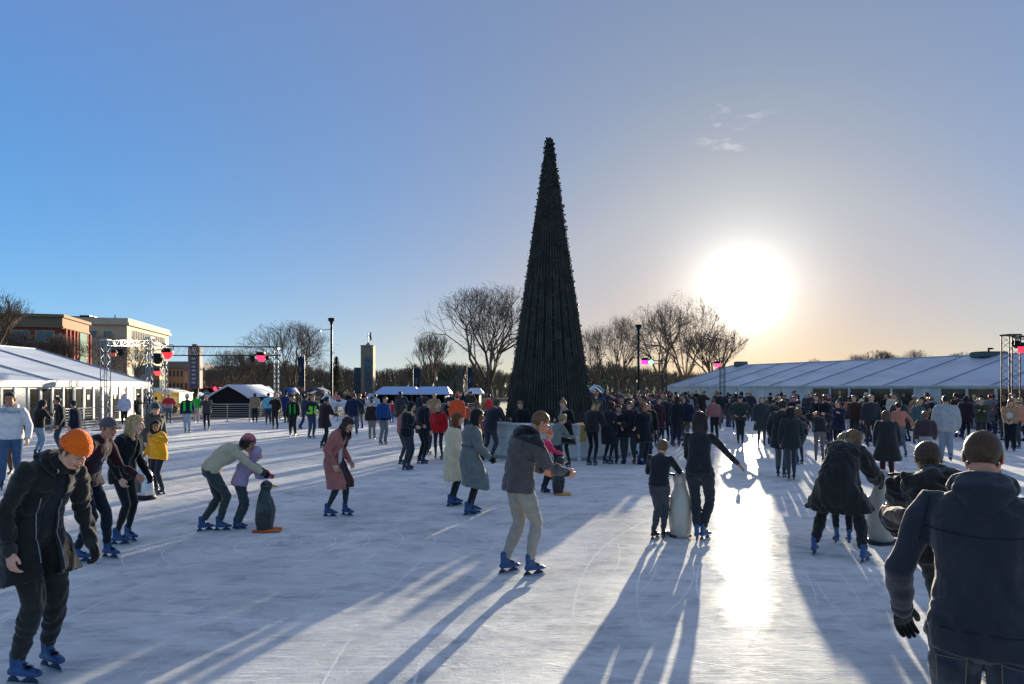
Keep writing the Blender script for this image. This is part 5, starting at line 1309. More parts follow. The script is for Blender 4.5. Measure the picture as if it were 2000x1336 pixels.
# ---------------------------------------------------------------- skating aids
def penguin(px, py, yaw, h, back, belly, feet, label, beak=(220, 150, 40), lean=0, base=None):
    x_, y_ = ground(px, py); r_ = tag(empty('skating_aid', (x_, y_, 0), R(yaw)), label, 'skating aid', 'penguin skating aids'); s_ = h
    bk = mat('penguin_%d_%d_%d' % back, back, rough=.3, spec=.5, coat=.3); by = mat('penguin_%d_%d_%d' % belly, belly, rough=.35, spec=.5)
    g = G(); g.tube([(0, -.02, .05), (0, -.02, .22), (0, .0, .42), (0, -.01, .60), (0, -.02, .72), (0, .0, .80)], [(.155, .15), (.175, .18), (.175, .19), (.145, .15), (.10, .11), (.085, .09)], n=22)
    g.ell((0, .01, .88), (.105, .115, .115), nu=18, nv=12); v, f = remesh(g, .018, 3); c = np.array([v[list(p)].mean(0) for p in f]); mi = ((c[:, 1] > .055) & (np.abs(c[:, 0]) < .125) & (c[:, 2] < .74)).astype(int)
    finish('shell', v * s_, f, [bk, by], r_, mi)
    g = G(); g.tube([(0, .10, .885), (0, .17, .875), (0, .22, .86)], [(.040, .030), (.026, .020), (.008, .008)], n=10); v = np.vstack(g.v) * s_; finish('beak', v, g.f, [mat('beak_%d' % beak[0], beak, rough=.4)], r_)
    for sg in (-1, 1):
        g = G(); g.tube([(sg * .165, .0, .60), (sg * .205, .03, .47), (sg * .19, .07, .32)], [(.020, .050), (.018, .055), (.010, .025)], n=10); finish('flipper', np.vstack(g.v) * s_, g.f, [bk], r_)
        g = G(); g.tube([(sg * .07, .0, .93), (sg * .17, -.01, .95), (sg * .235, -.01, .95)], [.018, .018, .020], (0, 1, 0), 10); finish('handle', np.vstack(g.v) * s_, g.f, [mat('grip_black', (18, 18, 20), rough=.5)], r_)
        g = G(); g.tube([(sg * .085, -.10, .03), (sg * .10, .10, .035), (sg * .12, .28, .025)], [(.06, .028), (.085, .030), (.065, .020)], (0, 0, 1), 12); finish('foot', np.vstack(g.v) * s_, g.f, [mat('pfoot_%d_%d' % feet[:2], feet, rough=.4)], r_)
        g = G(); g.ell((sg * .045, .105, .915), (.014, .010, .018)); finish('eye', np.vstack(g.v) * s_, g.f, [mat('grip_black')], r_)
    if base:
        g = G(); g.tube([(0, -.24, .02), (0, 0, .022), (0, .22, .02)], [(.10, .018), (.20, .02), (.14, .018)], (0, 0, 1), 16); finish('base_plate', np.vstack(g.v) * s_, g.f, [mat('pbase_%d' % base[0], base, rough=.45)], r_)
    return r_
penguin(519, 1038, -78, .74, (34, 46, 42), (70, 74, 68), (206, 104, 36), 'dark green penguin skating aid on an orange base, below the pink-hatted woman', base=(206, 78, 36))
penguin(1328, 1048, 8, .92, (176, 170, 160), (196, 190, 180), (60, 60, 66), 'white penguin skating aid between the boy and the dark-haired woman')
penguin(1722, 1060, -50, .98, (150, 146, 138), (206, 202, 192), (34, 32, 34), 'white penguin skating aid with black feet beside the group in big dark coats', base=(40, 38, 40))
penguin(1093, 966, -88, .74, (26, 28, 34), (206, 208, 212), (222, 150, 50), 'small penguin skating aid with yellow feet right of the grey-jacketed man')
# silver box-shaped aid
x_, y_ = ground(281, 975); r_ = tag(empty('skating_aid', (x_, y_, 0), R(-25)), 'silver box-shaped skating aid with a black base beside the blonde woman', 'skating aid')
g = G(); g.tube([(0, 0, .09), (0, 0, .25), (0, 0, .46), (0, 0, .52)], [(.19, .12), (.175, .11), (.155, .095), (.13, .08)], n=24, p=4); v, f = np.vstack(g.v), g.f; finish('shell', v, f, [mat('silver_plastic', (200, 200, 204), rough=.25, metal=.4)], r_)
g = G(); g.tube([(0, 0, .02), (0, 0, .075)], [(.215, .15), (.20, .13)], n=20, p=4); finish('base_plate', np.vstack(g.v), g.f, [DARKMETAL], r_)
g = G(); g.tube([(-.09, 0, .52), (-.09, 0, .68), (0, 0, .72), (.09, 0, .68), (.09, 0, .52)], [.013] * 5, n=8); finish('handle', np.vstack(g.v), g.f, [DARKMETAL], r_)
g = G(); g.box((-.05, -.135, .14), (.06, -.118, .40)); g.build('panel', mat('aid_panel', (60, 62, 66), rough=.4), r_)
# ================================================================ the skaters, one by one
BLK = (34, 35, 38); DK = (44, 45, 50); NAVY = (34, 40, 56); DENIM = (62, 84, 112); LDENIM = (120, 140, 160); GREY = (96, 96, 96); KHAKI = (128, 118, 98)
HB = (44, 31, 24); HBL = (200, 164, 116); HDK = (22, 18, 17); HGR = (110, 96, 80)
def side_stripe(loc, tt, arm): return (np.abs(loc[:, 0]) > .085) & (tt > .1) & (tt < .85) & ~arm
# -- foreground
person(72, 1322, -148, 1.90, 'man in an orange beanie and open black parka looking down, at the left edge', lean=12, hunch=20, side=-6, head=(44, 16, 4),
       hat=('beanie', (240, 104, 20)), hair=('short', (120, 90, 62)), skin='light', top=('jacket', (36, 36, 36), (30, 33, 38)), hem=.30, th=.018, puff=.004, flare=.05, wide=.88, shoulder=.94, bands=.15, head_s=.94,
       legs=((44, 43, 40), .012), open_front=(.045, .055), hood=(24, 24, 25), collar=.030, hands=((.10, -.02, -.51, 'r'), (-.04, .10, -.50, 'r')), feet=((.12, .02, 0, 14, 0), (-.12, -.06, 0, -4, 0)),
       hip=(0, -.03, None), gloves=(None, (26, 26, 28)), quilt=8, zipf=False, cuffs=(50, 50, 48))
person(1905, 1782, 2, 1.98, 'fair short-haired man in a dark blue hooded jacket, nearest the viewer, seen from behind', lean=6, hunch=16, head=(16, -6, 0), hair=('buzz', (84, 58, 38)), skin='ruddy',
       top=('hoodie', (38, 42, 52)), hem=.10, th=.016, puff=.0, wide=.96, cuffs=(30, 38, 54), hood=(38, 42, 52), legs=((34, 44, 58), .014), hands=((.46, .24, -.24, 'r'), (-.10, .10, -.47, 'r')), gloves=((16, 16, 18), (16, 16, 18)), hands_kind=('relaxed', 'relaxed'), hand_roll=(0, -50),
       feet=((.13, 0, 0, 10, 0), (-.13, .05, 0, -8, 0)), xy=(1.99, 2.88), head_s=.83, shoulder=1.02)
person(183, 1095, -118, 1.84, 'man in a grey cap and dark maroon jacket leaning forward behind the orange beanie', lean=16, hunch=16, head=(14, -18, 0), hat=('cap', (96, 84, 88), .016), hair=('buzz', (120, 108, 98)), skin='ruddy',
       top=('jacket', (52, 22, 28)), hem=.12, th=.024, legs=((24, 34, 42), .006), hands=((.06, -.04, -.50, 'r'), (.0, .34, -.40, 'r')), hands_kind=('relaxed', 'relaxed'), feet=((.10, -.12, 0, 10, 0), (-.10, .12, 0, -20, 0)), hip=(0, -.10, None), zipf=True)
person(239, 1060, -128, 1.76, 'blonde woman in a black jacket and black trousers beside the silver skating aid', gender='f', lean=10, hunch=10, head=(10, 30, 0), hair=('long', HBL, .17), skin='pale', scarf=(14, 14, 16),
       top=('jacket', (22, 24, 27), (22, 50, 48)), open_front=(.035, .05), hem=.14, th=.022, legs=(BLK, -.002), hands=((.03, .02, -.51, 'r'), (-.10, .08, -.50, 'r')), feet=((.14, .05, 0, 18, 0), (-.10, .02, 0, -12, 0)), gloves=(None, (18, 18, 20)))
person(22, 955, 168, 2.02, 'dark-haired man in a white printed hoodie and blue jeans at the left edge', lean=2, hunch=6, head=(8, 0, 0), hair=('short', HDK), skin='tan', top=('hoodie', (206, 202, 204)), hood=(200, 196, 198), hem=.06, th=.028,
       legs=((66, 92, 122), .014), hands=((.10, .05, -.50, 'r'), (-.10, .08, -.50, 'r')), feet=((.12, .1, 0, 8, 0), (-.12, -.12, 0, -8, 0)))
person(30, 930, 150, 1.70, 'person in brown trousers mostly hidden behind the white hoodie', top=('jacket', (60, 50, 44)), legs=((96, 74, 58), .012), hair=('short', HB), lean=4, head=(5, 0, 0))
person(298, 937, -150, 1.74, 'man with a dark knit hat and olive grey parka standing behind the child in yellow', hat=('beanie', (58, 66, 56)), hair=('short', HB), skin='light', top=('jacket', (78, 76, 66)), hood=(60, 58, 52), hem=.28, th=.040, legs=(DK, .008), lean=6, head=(16, -10, 0), feet_kind='dark_skate')
person(310, 966, 128, 1.46, 'child in a bright yellow jacket with long black hair, next to the silver skating aid', gender='f', head=(8, 60, 0), hair=('long', HDK, .16), skin='tan', top=('jacket', (232, 160, 24)), hem=.14, th=.040, puff=.010, scarf=(20, 20, 22), legs=((30, 36, 50), .012), lean=5, head_s=1.1,
       hands=((.10, .10, -.46, 'r'), (-.10, .30, -.02, 'r')), split=((24, 24, 28), lambda l, t, a: (abs(l[:, 2] + .04 + l[:, 1] * .8) < .018) & (l[:, 0] > .05) & (t < .3)))
person(420, 1038, -92, 1.72, 'woman in a pink beanie and cream sweater bending forward over the green penguin', gender='f', lean=50, hunch=10, head=(32, 2, 0), hat=('beanie', (196, 112, 116)), hair=('bob', HB, .06), skin='tan', top=('knit', (190, 178, 148)), hem=.02, th=.020, wide=1.02,
       legs=((62, 68, 68), .010), hands=((.10, .74, .80), (-.06, .76, .80)), hands_kind=('grip', 'grip'), gloves=((22, 22, 26), (196, 60, 64)), feet=((.02, .08, 0, -6, 0), (-.05, -.16, 0, 14, 0)), hip=(0, -.06, .93), poles=((.6, -.2, -.6), (-.6, -.2, -.6)), cuffs=(60, 56, 50))
person(468, 1033, -88, 1.26, 'child in a lilac jacket and grey trousers holding the green penguin', gender='f', lean=22, hunch=12, head=(20, 0, 0), hood_up=(176, 150, 176), hair=('short', HB), top=('jacket', (172, 146, 170)), hem=.06, th=.040, puff=.016, legs=((66, 70, 74), .022), head_s=1.16,
       hands=((.10, .58, 1.08), (-.14, .58, 1.06)), hands_kind=('grip', 'grip'), gloves=((190, 50, 54), (190, 50, 54)), feet=((.08, 0, 0, 0, 0), (-.08, -.05, 0, 0, 0)))
person(658, 1008, -118, 1.70, 'woman in a long salmon pink coat with brown hair over her face, looking down', gender='f', lean=11, hunch=16, head=(34, -4, 0), hair=('long', (66, 42, 34), .24), skin='light', top=('coat', (172, 104, 96), (206, 202, 196)), open_front=(.030, .10), hem=.50, th=.024, puff=.008, flare=.03,
       legs=((52, 58, 62), .002), hands=((.10, .02, -.48, 'r'), (-.08, .06, -.48, 'r')), feet=((.10, -.10, 0, 8, 0), (-.06, .14, 0, -10, 0)), hip=(0, -.06, None),
       split=((80, 30, 36), lambda l, t, a: (np.abs(np.abs(l[:, 0]) - .12) < .006) & (t < .3) & (l[:, 1] > 0)))
person(918, 1005, -78, 1.76, 'dark-haired woman in a long grey belted coat with black gloves', gender='f', lean=3, hunch=10, head=(12, -6, 0), hair=('long', HDK, .22), skin='brown', top=('coat', (106, 110, 108)), hem=.52, th=.034, flare=.10, puff=.008, belt=(84, 88, 88), legs=((40, 42, 44), .002),
       hands=((.04, .24, -.46, 'r'), (-.04, .10, -.50, 'r')), gloves=((16, 16, 18), (16, 16, 18)), feet=((.09, -.04, 0, 4, 0), (-.08, .06, 0, -6, 0)), scarf=(196, 122, 62))
person(884, 988, -80, 1.66, 'person in a cream flared coat behind the woman in the long grey coat', gender='f', lean=2, head=(14, 0, 0), hair=('long', (120, 70, 40), .2), skin='light', top=('coat', (214, 194, 160)), hem=.44, th=.034, flare=.24, legs=((38, 40, 44), .002), feet=((.08, -.04, 0, 4, 0), (-.08, .06, 0, -6, 0)))
person(1016, 1124, -66, 1.92, 'man with cropped fair hair, two-tone grey jacket and pale trousers, looking down', lean=7, hunch=16, head=(40, -6, 0), hair=('buzz', (128, 90, 60)), skin='ruddy', top=('jacket', (82, 76, 76)), hem=.10, th=.028, puff=.004, bands=.11, hood=(30, 30, 33), legs=((156, 146, 134), .010),
       yoke=((40, 40, 44), .80), hands=((.02, .36, -.34, 'r'), (-.10, .30, -.36, 'r')), hands_kind=('relaxed', 'relaxed'), feet=((.07, .10, 0, 4, 0), (-.12, -.10, 0, 6, 0)), hip=(0, -.02, None), cuffs=(36, 36, 40))
person(1366, 1055, -4, 1.78, 'woman seen from behind in a tight dark top, one arm stretched to the right', gender='f', lean=4, hunch=6, head=(16, 0, 0), hair=('long', (42, 28, 22), .16), skin='tan', top=('shirt', (34, 38, 44)), hem=.06, th=.008, legs=((40, 46, 54), .012, .0), hips=1.05,
       hands=((.36, .20, -.40, 'r'), (.04, .30, -.40, 'r')), shoulder=.86, hands_kind=('flat', 'relaxed'), feet=((.06, .04, 0, -30, 0), (-.03, -.02, 0, -4, 0)))
person(1287, 1052, -14, 1.40, 'fair-haired boy seen from behind leaning on the white penguin', lean=12, hunch=12, head=(26, 10, 6), hair=('short', (140, 104, 74)), skin='light', top=('shirt', (30, 36, 44)), hem=.05, th=.016, legs=((62, 66, 74), .014), head_s=1.12, hands=((.12, .34, -.30, 'r'), (.0, .30, -.34, 'r')), feet=((.06, .08, 0, 0, 0), (-.06, -.08, 0, -24, 0)), feet_kind='dark_skate')
person(1634, 1090, -22, 1.76, 'person in a big dark fur-collared coat bending over a child, seen from behind', gender='f', lean=30, hunch=16, side=5, head=(30, -10, 0), hair=('long', (112, 84, 58), .12), skin='light', top=('coat', (34, 34, 36)), hem=.34, th=.055, puff=.016, flare=.10, legs=((38, 38, 40), .018), hands=((.10, .36, -.38, 'r'), (-.02, .34, -.38, 'r')),
       gloves=((20, 20, 22), (20, 20, 22)), feet=((.32, .02, 0, -4, 0), (-.26, -.04, 0, 14, 0)), scarf=(96, 82, 62))
person(1652, 1064, 10, 1.46, 'child in dark clothes wrapped by the person in the fur-collared coat', gender='f', lean=8, head=(10, 0, 0), hair=('fluffy', (150, 124, 92)), skin='light', top=('jacket', (34, 34, 37)), hem=.2, th=.05, legs=((36, 36, 40), .006), feet=((.04, -.06, .03, 0, -12), (-.14, -.10, .06, 8, -25)), hands=((.20, .30, -.2, 'r'), (-.1, .2, -.4, 'r')), hood_up=(30, 30, 33), scarf=(150, 130, 100))
person(1842, 1345, 22, 1.83, 'fair-haired person in a bulky dark jacket stooping behind the nearest man', lean=16, hunch=22, head=(22, -10, 0), hair=('short', (86, 62, 44)), skin='light', top=('jacket', (34, 34, 34)), hem=.1, th=.055, puff=.03, legs=(BLK, .01), xy=(3.02, 4.75), hands=((.02, .40, -.36, 'r'), (.04, .40, -.38, 'r')), gloves=((26, 26, 28), (26, 26, 28)), feet=((.3, 0, 0, 0, 0), (.12, 0, 0, 0, 0)))
person(1935, 1400, -10, 1.66, 'person in a brown jacket with arms stretched wide, mostly hidden by the nearest man', lean=4, head=(5, 0, 0), hair=('short', HB), top=('jacket', (70, 52, 40)), th=.03, legs=(DK, .01), xy=(2.86, 4.15), hands=((.50, .10, -.10, 'r'), (-.44, .16, -.10, 'r')))
# -- middle distance, left
person(75, 892, -60, 1.72, 'dark-haired woman in a black jacket and pale jeans by the left marquee doors', gender='f', hair=('long', HDK, .14), hood_up=BLK, top=('jacket', (30, 27, 26)), hem=.08, th=.03, legs=(LDENIM, .004), lean=4, head=(20, -20, 0), hands=((.0, .30, -.1, 'r'), (-.1, .28, -.1, 'r')))
person(118, 886, 100, 1.80, 'man in a black jacket and dark jeans facing left by the marquee doors', top=('jacket', (27, 28, 28)), hem=.12, th=.032, legs=((48, 64, 84), .01), head=(6, 0, 0), hair=('short', HB), skin='tan', lean=3)
person(149, 880, 60, 1.64, 'boy in a dark navy jacket with an orange scarf by the marquee doors', top=('jacket', (24, 30, 46)), hem=.16, th=.034, legs=(NAVY, .01), scarf=(224, 84, 50), hair=('short', HDK), head=(14, -20, 0), hat=('beanie', (34, 34, 38)))
person(243, 832, 5, 1.72, 'person in a puffy lilac white coat seen from behind at the railing', gender='f', top=('jacket', (196, 190, 208)), hood_up=(196, 190, 208), hair=None, hem=.12, th=.07, puff=.03, legs=(BLK, .01))
person(267, 830, -120, 1.66, 'dark-clothed person with a black cap beside the lilac white coat', top=('jacket', (40, 30, 34)), hat=('cap', (18, 18, 20)), hair=('short', HDK), skin='tan', head=(16, 0, 0), legs=(BLK, .01), hands=((.0, .30, -.1, 'r'), (-.1, .28, -.1, 'r')))
person(290, 825, 20, 1.8, 'person in a dark navy hat and coat at the railing beside the grey mast', top=('jacket', (30, 36, 50)), hat=('beanie', (36, 44, 60)), hair=('short', HDK), legs=(BLK, .01))
person(305, 838, 0, 1.62, 'person in a light denim blue jacket seen from behind at the railing', top=('jacket', (120, 142, 176)), hair=('short', HB), legs=(DK, .01))
person(330, 828, 10, 1.74, 'person in a red jacket with a grey hem standing at the railing', top=('jacket', (186, 44, 52)), hem=.08, th=.04, legs=((72, 88, 104), .01), hat=('beanie', (206, 200, 196)), hair=('short', HB), split=((150, 128, 128), lambda l, t, a: (t < .32) & ~a), hands=((.1, .25, -.3, 'r'), (-.1, .25, -.3, 'r')))
person(366, 848, 8, 1.78, 'person seen from behind in a dark blue jacket with green side panels, pale jeans', top=('jacket', (24, 34, 58)), hem=.08, th=.035, legs=((140, 152, 170), .008), feet_kind='boot', hat=('beanie', (196, 190, 184)), hair=('short', HGR), split=((36, 200, 60), side_stripe), feet=((.08, 0, 0, 4, 0), (-.08, 0, 0, -4, 0)))
person(378, 836, 0, 1.7, 'person in a green jacket and beige trousers half hidden by the green-panelled jacket', top=('jacket', (40, 170, 60)), legs=((170, 158, 146), .012), hair=('short', HB), xy=(-17.8, 38.5))
person(404, 840, 170, 1.74, 'person in a fur hat and grey brown coat holding both hands to the face', top=('coat', (66, 62, 68)), hem=.14, th=.04, legs=((30, 28, 38), .004), hat=('fur', (168, 156, 146)), hair=('short', HB), head=(10, 0, 0), hands=((-.08, .26, .02, 'r'), (.08, .26, .02, 'r')))
person(498, 826, 5, 1.72, 'person in a tan jacket and black trousers seen from behind at the railing', top=('jacket', (150, 124, 100)), hood_up=(70, 66, 60), hair=None, hem=.1, th=.045, legs=(BLK, .014))
person(524, 830, -5, 1.76, 'person in a light turquoise jacket seen from behind', top=('jacket', (106, 176, 196)), hem=.06, th=.04, legs=((52, 60, 72), .01), hair=('short', HB))
person(538, 838, 165, 1.76, 'woman with long brown hair dressed in black right of the turquoise jacket', gender='f', top=('jacket', (30, 28, 28)), hem=.06, th=.03, legs=(BLK, .012), hair=('long', (74, 52, 36), .2), head=(8, 20, 0), feet_kind='dark_skate', hands=((.1, .25, -.2, 'r'), (-.1, .2, -.45, 'r')))
person(560, 826, 30, 1.8, 'tall person in a royal blue coat seen from behind left of the green-panelled skater', top=('coat', (28, 46, 96)), hem=.3, th=.04, legs=(BLK, .01), hair=('short', HB))
person(572, 853, 172, 1.74, 'skater facing the viewer in a black tracksuit with green front panels', top=('jacket', (26, 34, 34)), hem=.05, th=.03, legs=((38, 44, 46), .02), hair=('short', HB), skin='tan', head=(8, 0, 0), split=((40, 180, 60), lambda l, t, a: (np.abs(l[:, 0]) > .055) & (np.abs(l[:, 0]) < .12) & (t > .0) & (t < .9) & (l[:, 1] > 0) & ~a), feet_kind='dark_skate')
person(596, 838, -40, 1.75, 'skater in dark blue flared trousers striding behind the lime vest', top=('jacket', (34, 38, 70)), legs=((34, 44, 84), .02, .02), hair=('short', HB), feet=((.1, .25, 0, 0, 0), (-.1, -.25, 0, -10, 0)), hip=(0, 0, None))
person(608, 856, -150, 1.78, 'skater in a lime green high-visibility vest over a dark jacket', top=('jacket', (30, 36, 60)), hem=.05, th=.035, legs=((60, 72, 88), .012), hair=('full', (100, 74, 54)), skin='light', head=(8, 0, 0), split=((130, 240, 30), lambda l, t, a: (t < .72) & (t > .05) & (np.abs(l[:, 0]) > .03) & ~a), feet_kind='dark_skate', hands=((.05, .25, -.3, 'r'), (-.05, .3, -.25, 'r')))
person(633, 874, -50, 1.80, 'person in a knee-length dark brown coat holding both hands forward, left of the pink coat', top=('coat', (46, 34, 38)), hem=.26, th=.04, legs=(BLK, .004), hair=('short', HDK), skin='tan', head=(16, -6, 0), hands=((.05, .36, -.30, 'r'), (-.05, .38, -.28, 'r')), feet=((.08, -.15, 0, 0, 0), (-.08, .15, 0, -4, 0)))
person(690, 852, -8, 1.86, 'tall person in a navy coat and grey jeans with blue skates seen from behind', top=('jacket', (26, 38, 66)), hem=.12, th=.045, legs=((84, 96, 112), .012, .01), hair=('short', (96, 58, 40)), hands=((.1, .3, -.2, 'r'), (-.12, .05, -.5, 'r')), feet=((.14, 0, 0, 4, 0), (-.14, 0, 0, -4, 0)))
person(727, 860, 175, 1.58, 'young person in a dark brown jacket and taupe trousers left of the blue jacket man', top=('jacket', (50, 38, 38)), hem=.12, th=.035, legs=((126, 120, 116), .014, .01), hair=('full', HB), skin='light', head=(14, 0, 0), feet_kind='dark_skate')
person(748, 868, -150, 1.78, 'man in a bright blue jacket and grey trousers looking down', top=('jacket', (30, 66, 122)), hem=.10, th=.035, legs=((112, 114, 124), .014, .01), hair=('buzz', HB), skin='ruddy', head=(18, 10, 0), feet_kind='dark_skate', split=((24, 26, 34), lambda l, t, a: (t < .0) & ~a))
person(716, 822, 160, 1.5, 'child in a white and pink jacket behind the brown jacket skater', top=('jacket', (206, 196, 200)), legs=(NAVY, .01), hair=('long', HB, .15), gender='f', head_s=1.1)
person(752, 812, 0, 1.66, 'person in a pale blue jacket just behind the bright blue jacket man', top=('jacket', (150, 176, 196)), legs=(DK, .01), hair=('short', HB), xy=(-8.0, 40))
person(795, 918, -120, 1.74, 'person in a black hooded jacket with pale fur trim, left of the red coat', gender='f', top=('jacket', (24, 32, 38)), hem=.10, th=.04, hood_up=(26, 34, 40), scarf=(214, 180, 120), hair=('short', HBL), skin='light', legs=((52, 58, 64), .010), head=(22, 0, 0), hands=((.02, .3, -.3, 'r'), (-.05, .3, -.3, 'r')))
person(784, 906, -90, 1.6, 'person in a dusty pink top and brown trousers half hidden by the black hooded jacket', gender='f', top=('jacket', (168, 92, 90)), legs=((72, 62, 58), .01), hair=('short', HB), hem=.04)
person(824, 906, -60, 1.84, 'tall person in a very dark coat behind the black hooded jacket', top=('jacket', (22, 28, 34)), hem=.14, th=.035, legs=((28, 34, 42), .008), hair=('full', HB), head=(10, 0, 0))
person(833, 888, -140, 1.66, 'woman with brown hair and a salmon scarf beside the red coat', gender='f', top=('jacket', (150, 88, 74)), hem=.08, legs=((70, 74, 84), .012, .02), hair=('bob', (100, 72, 50), .08), skin='light')
person(857, 897, 165, 1.62, 'person in a bright red coat with a pale fur hat and dark tights', gender='f', top=('coat', (186, 28, 34)), hem=.14, th=.045, puff=.01, flare=.10, legs=((44, 52, 60), .0), hat=('fur', (196, 168, 130)), hair=('bob', HBL, .06), skin='light', scarf=(40, 46, 60), head=(14, 10, 0))
person(893, 862, 0, 1.86, 'person in an orange jacket seen from behind above the cream coat', top=('jacket', (216, 84, 40)), hem=.12, th=.045, legs=(DK, .01), hat=('beanie', (190, 84, 50)), hair=('buzz', HB))
person(912, 850, 20, 1.4, 'child in a rusty orange top between the orange jacket and the counter', top=('jacket', (176, 74, 52)), legs=(DK, .01), hair=('short', HB), head_s=1.12)
person(769, 806, 5, 1.84, 'dark-coated man left of the pair standing before the market stall', top=('jacket', (30, 32, 40)), legs=(DK, .01), hair=('buzz', HDK))
person(780, 806, -5, 1.82, 'dark-coated man right of the pair standing before the market stall', top=('jacket', (34, 30, 36)), legs=(DK, .01), hair=('buzz', (110, 60, 40)), skin='ruddy')
person(765, 826, 10, 1.3, 'small child in a red jacket below the two dark-coated men', top=('jacket', (180, 40, 48)), legs=((60, 90, 130), .01), hair=('short', HB), head_s=1.15)
# -- around the counter
person(958, 900, -52, 1.82, 'person in a dark jacket leaning onto the left side of the white counter', top=('jacket', (40, 40, 46)), hem=.10, th=.035, legs=((58, 62, 70), .010), hair=('full', (70, 52, 48)), head=(20, 0, 0), lean=14, hands=((.0, .42, -.24, 'r'), (-.1, .40, -.24, 'r')), feet=((.12, -.05, 0, 0, 0), (-.18, -.2, 0, 0, 0)), feet_kind='navy_skate')
person(955, 845, 0, 1.78, 'person in a red jacket beyond the left side of the counter', top=('jacket', (196, 42, 44)), hair=('short', HB), legs=(DK, .01))
person(1016, 850, 160, 1.74, 'dark figure standing inside the counter against the Christmas tree', top=('jacket', (24, 26, 30)), hair=('short', (110, 84, 60)), legs=(DK, .01), xy=(.28, 19.5), head=(30, 0, 0))
person(1064, 962, -70, 1.24, 'child in a pink dress and orange white-rimmed hat beside the grey-jacketed man', gender='f', top=('coat', (222, 50, 96)), hem=.34, th=.035, flare=.14, legs=((40, 42, 52), .008), hat=('bobble', (226, 100, 70)), scarf=(222, 196, 170), hair=('short', HBL), head_s=1.16, head=(20, 0, 0), hands=((.02, .4, -.3, 'r'), (-.06, .4, -.3, 'r')), feet_kind='navy_skate')
person(1084, 938, -60, 1.52, 'boy with tousled fair hair in a grey green top behind the child in pink', top=('jacket', (112, 116, 110)), hem=.06, legs=((34, 38, 48), .01), hair=('full', (140, 116, 82)), skin='light', head=(24, 0, 0), head_s=1.08, lean=14, hands=((.02, .4, -.3, 'r'), (-.06, .4, -.3, 'r')))
person(1104, 912, 150, 1.80, 'woman with a top knot, thick grey scarf and flared black coat before the counter', gender='f', top=('coat', (18, 20, 24)), hem=.36, th=.03, flare=.22, legs=(BLK, -.002), hair=('bun', (150, 110, 72)), skin='light', scarf=(150, 140, 138), head=(22, 10, 0), hands=((-.02, .26, -.22, 'r'), (.0, .26, -.24, 'r')), feet_kind='dark_skate')
person(1156, 909, -32, 1.74, 'woman with a cap and long sunlit hair leaning at the counter, back to the viewer', gender='f', top=('jacket', (40, 38, 42)), hem=.06, th=.045, puff=.02, legs=((26, 28, 36), -.002), hair=('long', (176, 136, 90), .16), hat=('beanie', (60, 54, 50)), head=(26, -16, 0), lean=10, hands=((.06, .34, -.3, 'r'), (-.04, .3, -.34, 'r')))
person(1187, 906, -40, 1.72, 'person in a long dark coat and pale scarf right of the capped woman', gender='f', top=('coat', (38, 38, 44)), hem=.40, th=.03, legs=((34, 36, 44), -.002), hair=('long', HB, .16), head=(20, -10, 0), lean=6, scarf=(150, 150, 156))
person(1230, 906, 172, 1.74, 'youth in a dark coat facing the viewer at the right end of the counter', top=('coat', (34, 31, 38)), hem=.18, th=.04, legs=((52, 50, 58), .012), hair=('full', (90, 66, 46)), skin='light', head=(24, 0, 0), hands=((.02, .2, -.4, 'r'), (-.02, .2, -.4, 'r')), feet=((.13, 0, 0, 12, 0), (-.13, .0, 0, -12, 0)), feet_kind='dark_skate')
person(1262, 882, 150, 1.86, 'tall dark-coated man with sunlit hair just right of the unlaced skater', top=('coat', (34, 36, 46)), hem=.2, th=.04, legs=((50, 56, 70), .01), hair=('short', HB), head=(18, 0, 0), feet=((.1, .2, 0, 0, 0), (-.1, -.2, .05, 0, -30)))
person(1284, 872, -160, 1.74, 'woman in a dark maroon coat among the dark group right of the counter', gender='f', top=('coat', (56, 26, 36)), hem=.3, th=.04, legs=(BLK, .0), hair=('long', (60, 38, 30), .18), head=(10, 20, 0), feet=((.1, .1, 0, 0, 0), (-.1, -.3, .16, 0, -50)))
person(1300, 862, 10, 1.78, 'person in a blue black jacket with bright rim-lit short hair, centre of the dark group', top=('jacket', (30, 34, 46)), hem=.16, th=.04, legs=((34, 40, 58), .01), hair=('short', (120, 96, 70)))
person(1321, 872, -20, 1.80, 'long-haired person in a black green jacket left of the woman with outstretched arm', gender='f', top=('jacket', (28, 34, 38)), hem=.16, th=.035, legs=((30, 38, 56), .006), hair=('long', HB, .18))
person(1345, 832, 0, 1.72, 'person in a silvery grey jacket behind the woman with outstretched arm', gender='f', top=('jacket', (132, 138, 146)), hem=.12, th=.035, legs=((60, 66, 76), .01), hair=('long', HB, .14))
person(1396, 862, 10, 1.74, 'person in a pink and grey top stooping right of the woman with outstretched arm', top=('jacket', (152, 96, 98)), hem=.04, th=.035, legs=((30, 34, 42), .01), hair=('short', (110, 66, 50)), lean=26, head=(30, 0, 0))
person(1402, 838, 0, 1.88, 'tall dark-coated person with sunlit ear behind the pink and grey top', top=('coat', (32, 38, 46)), hem=.2, th=.04, legs=(DK, .01), hair=('short', (120, 84, 60)))
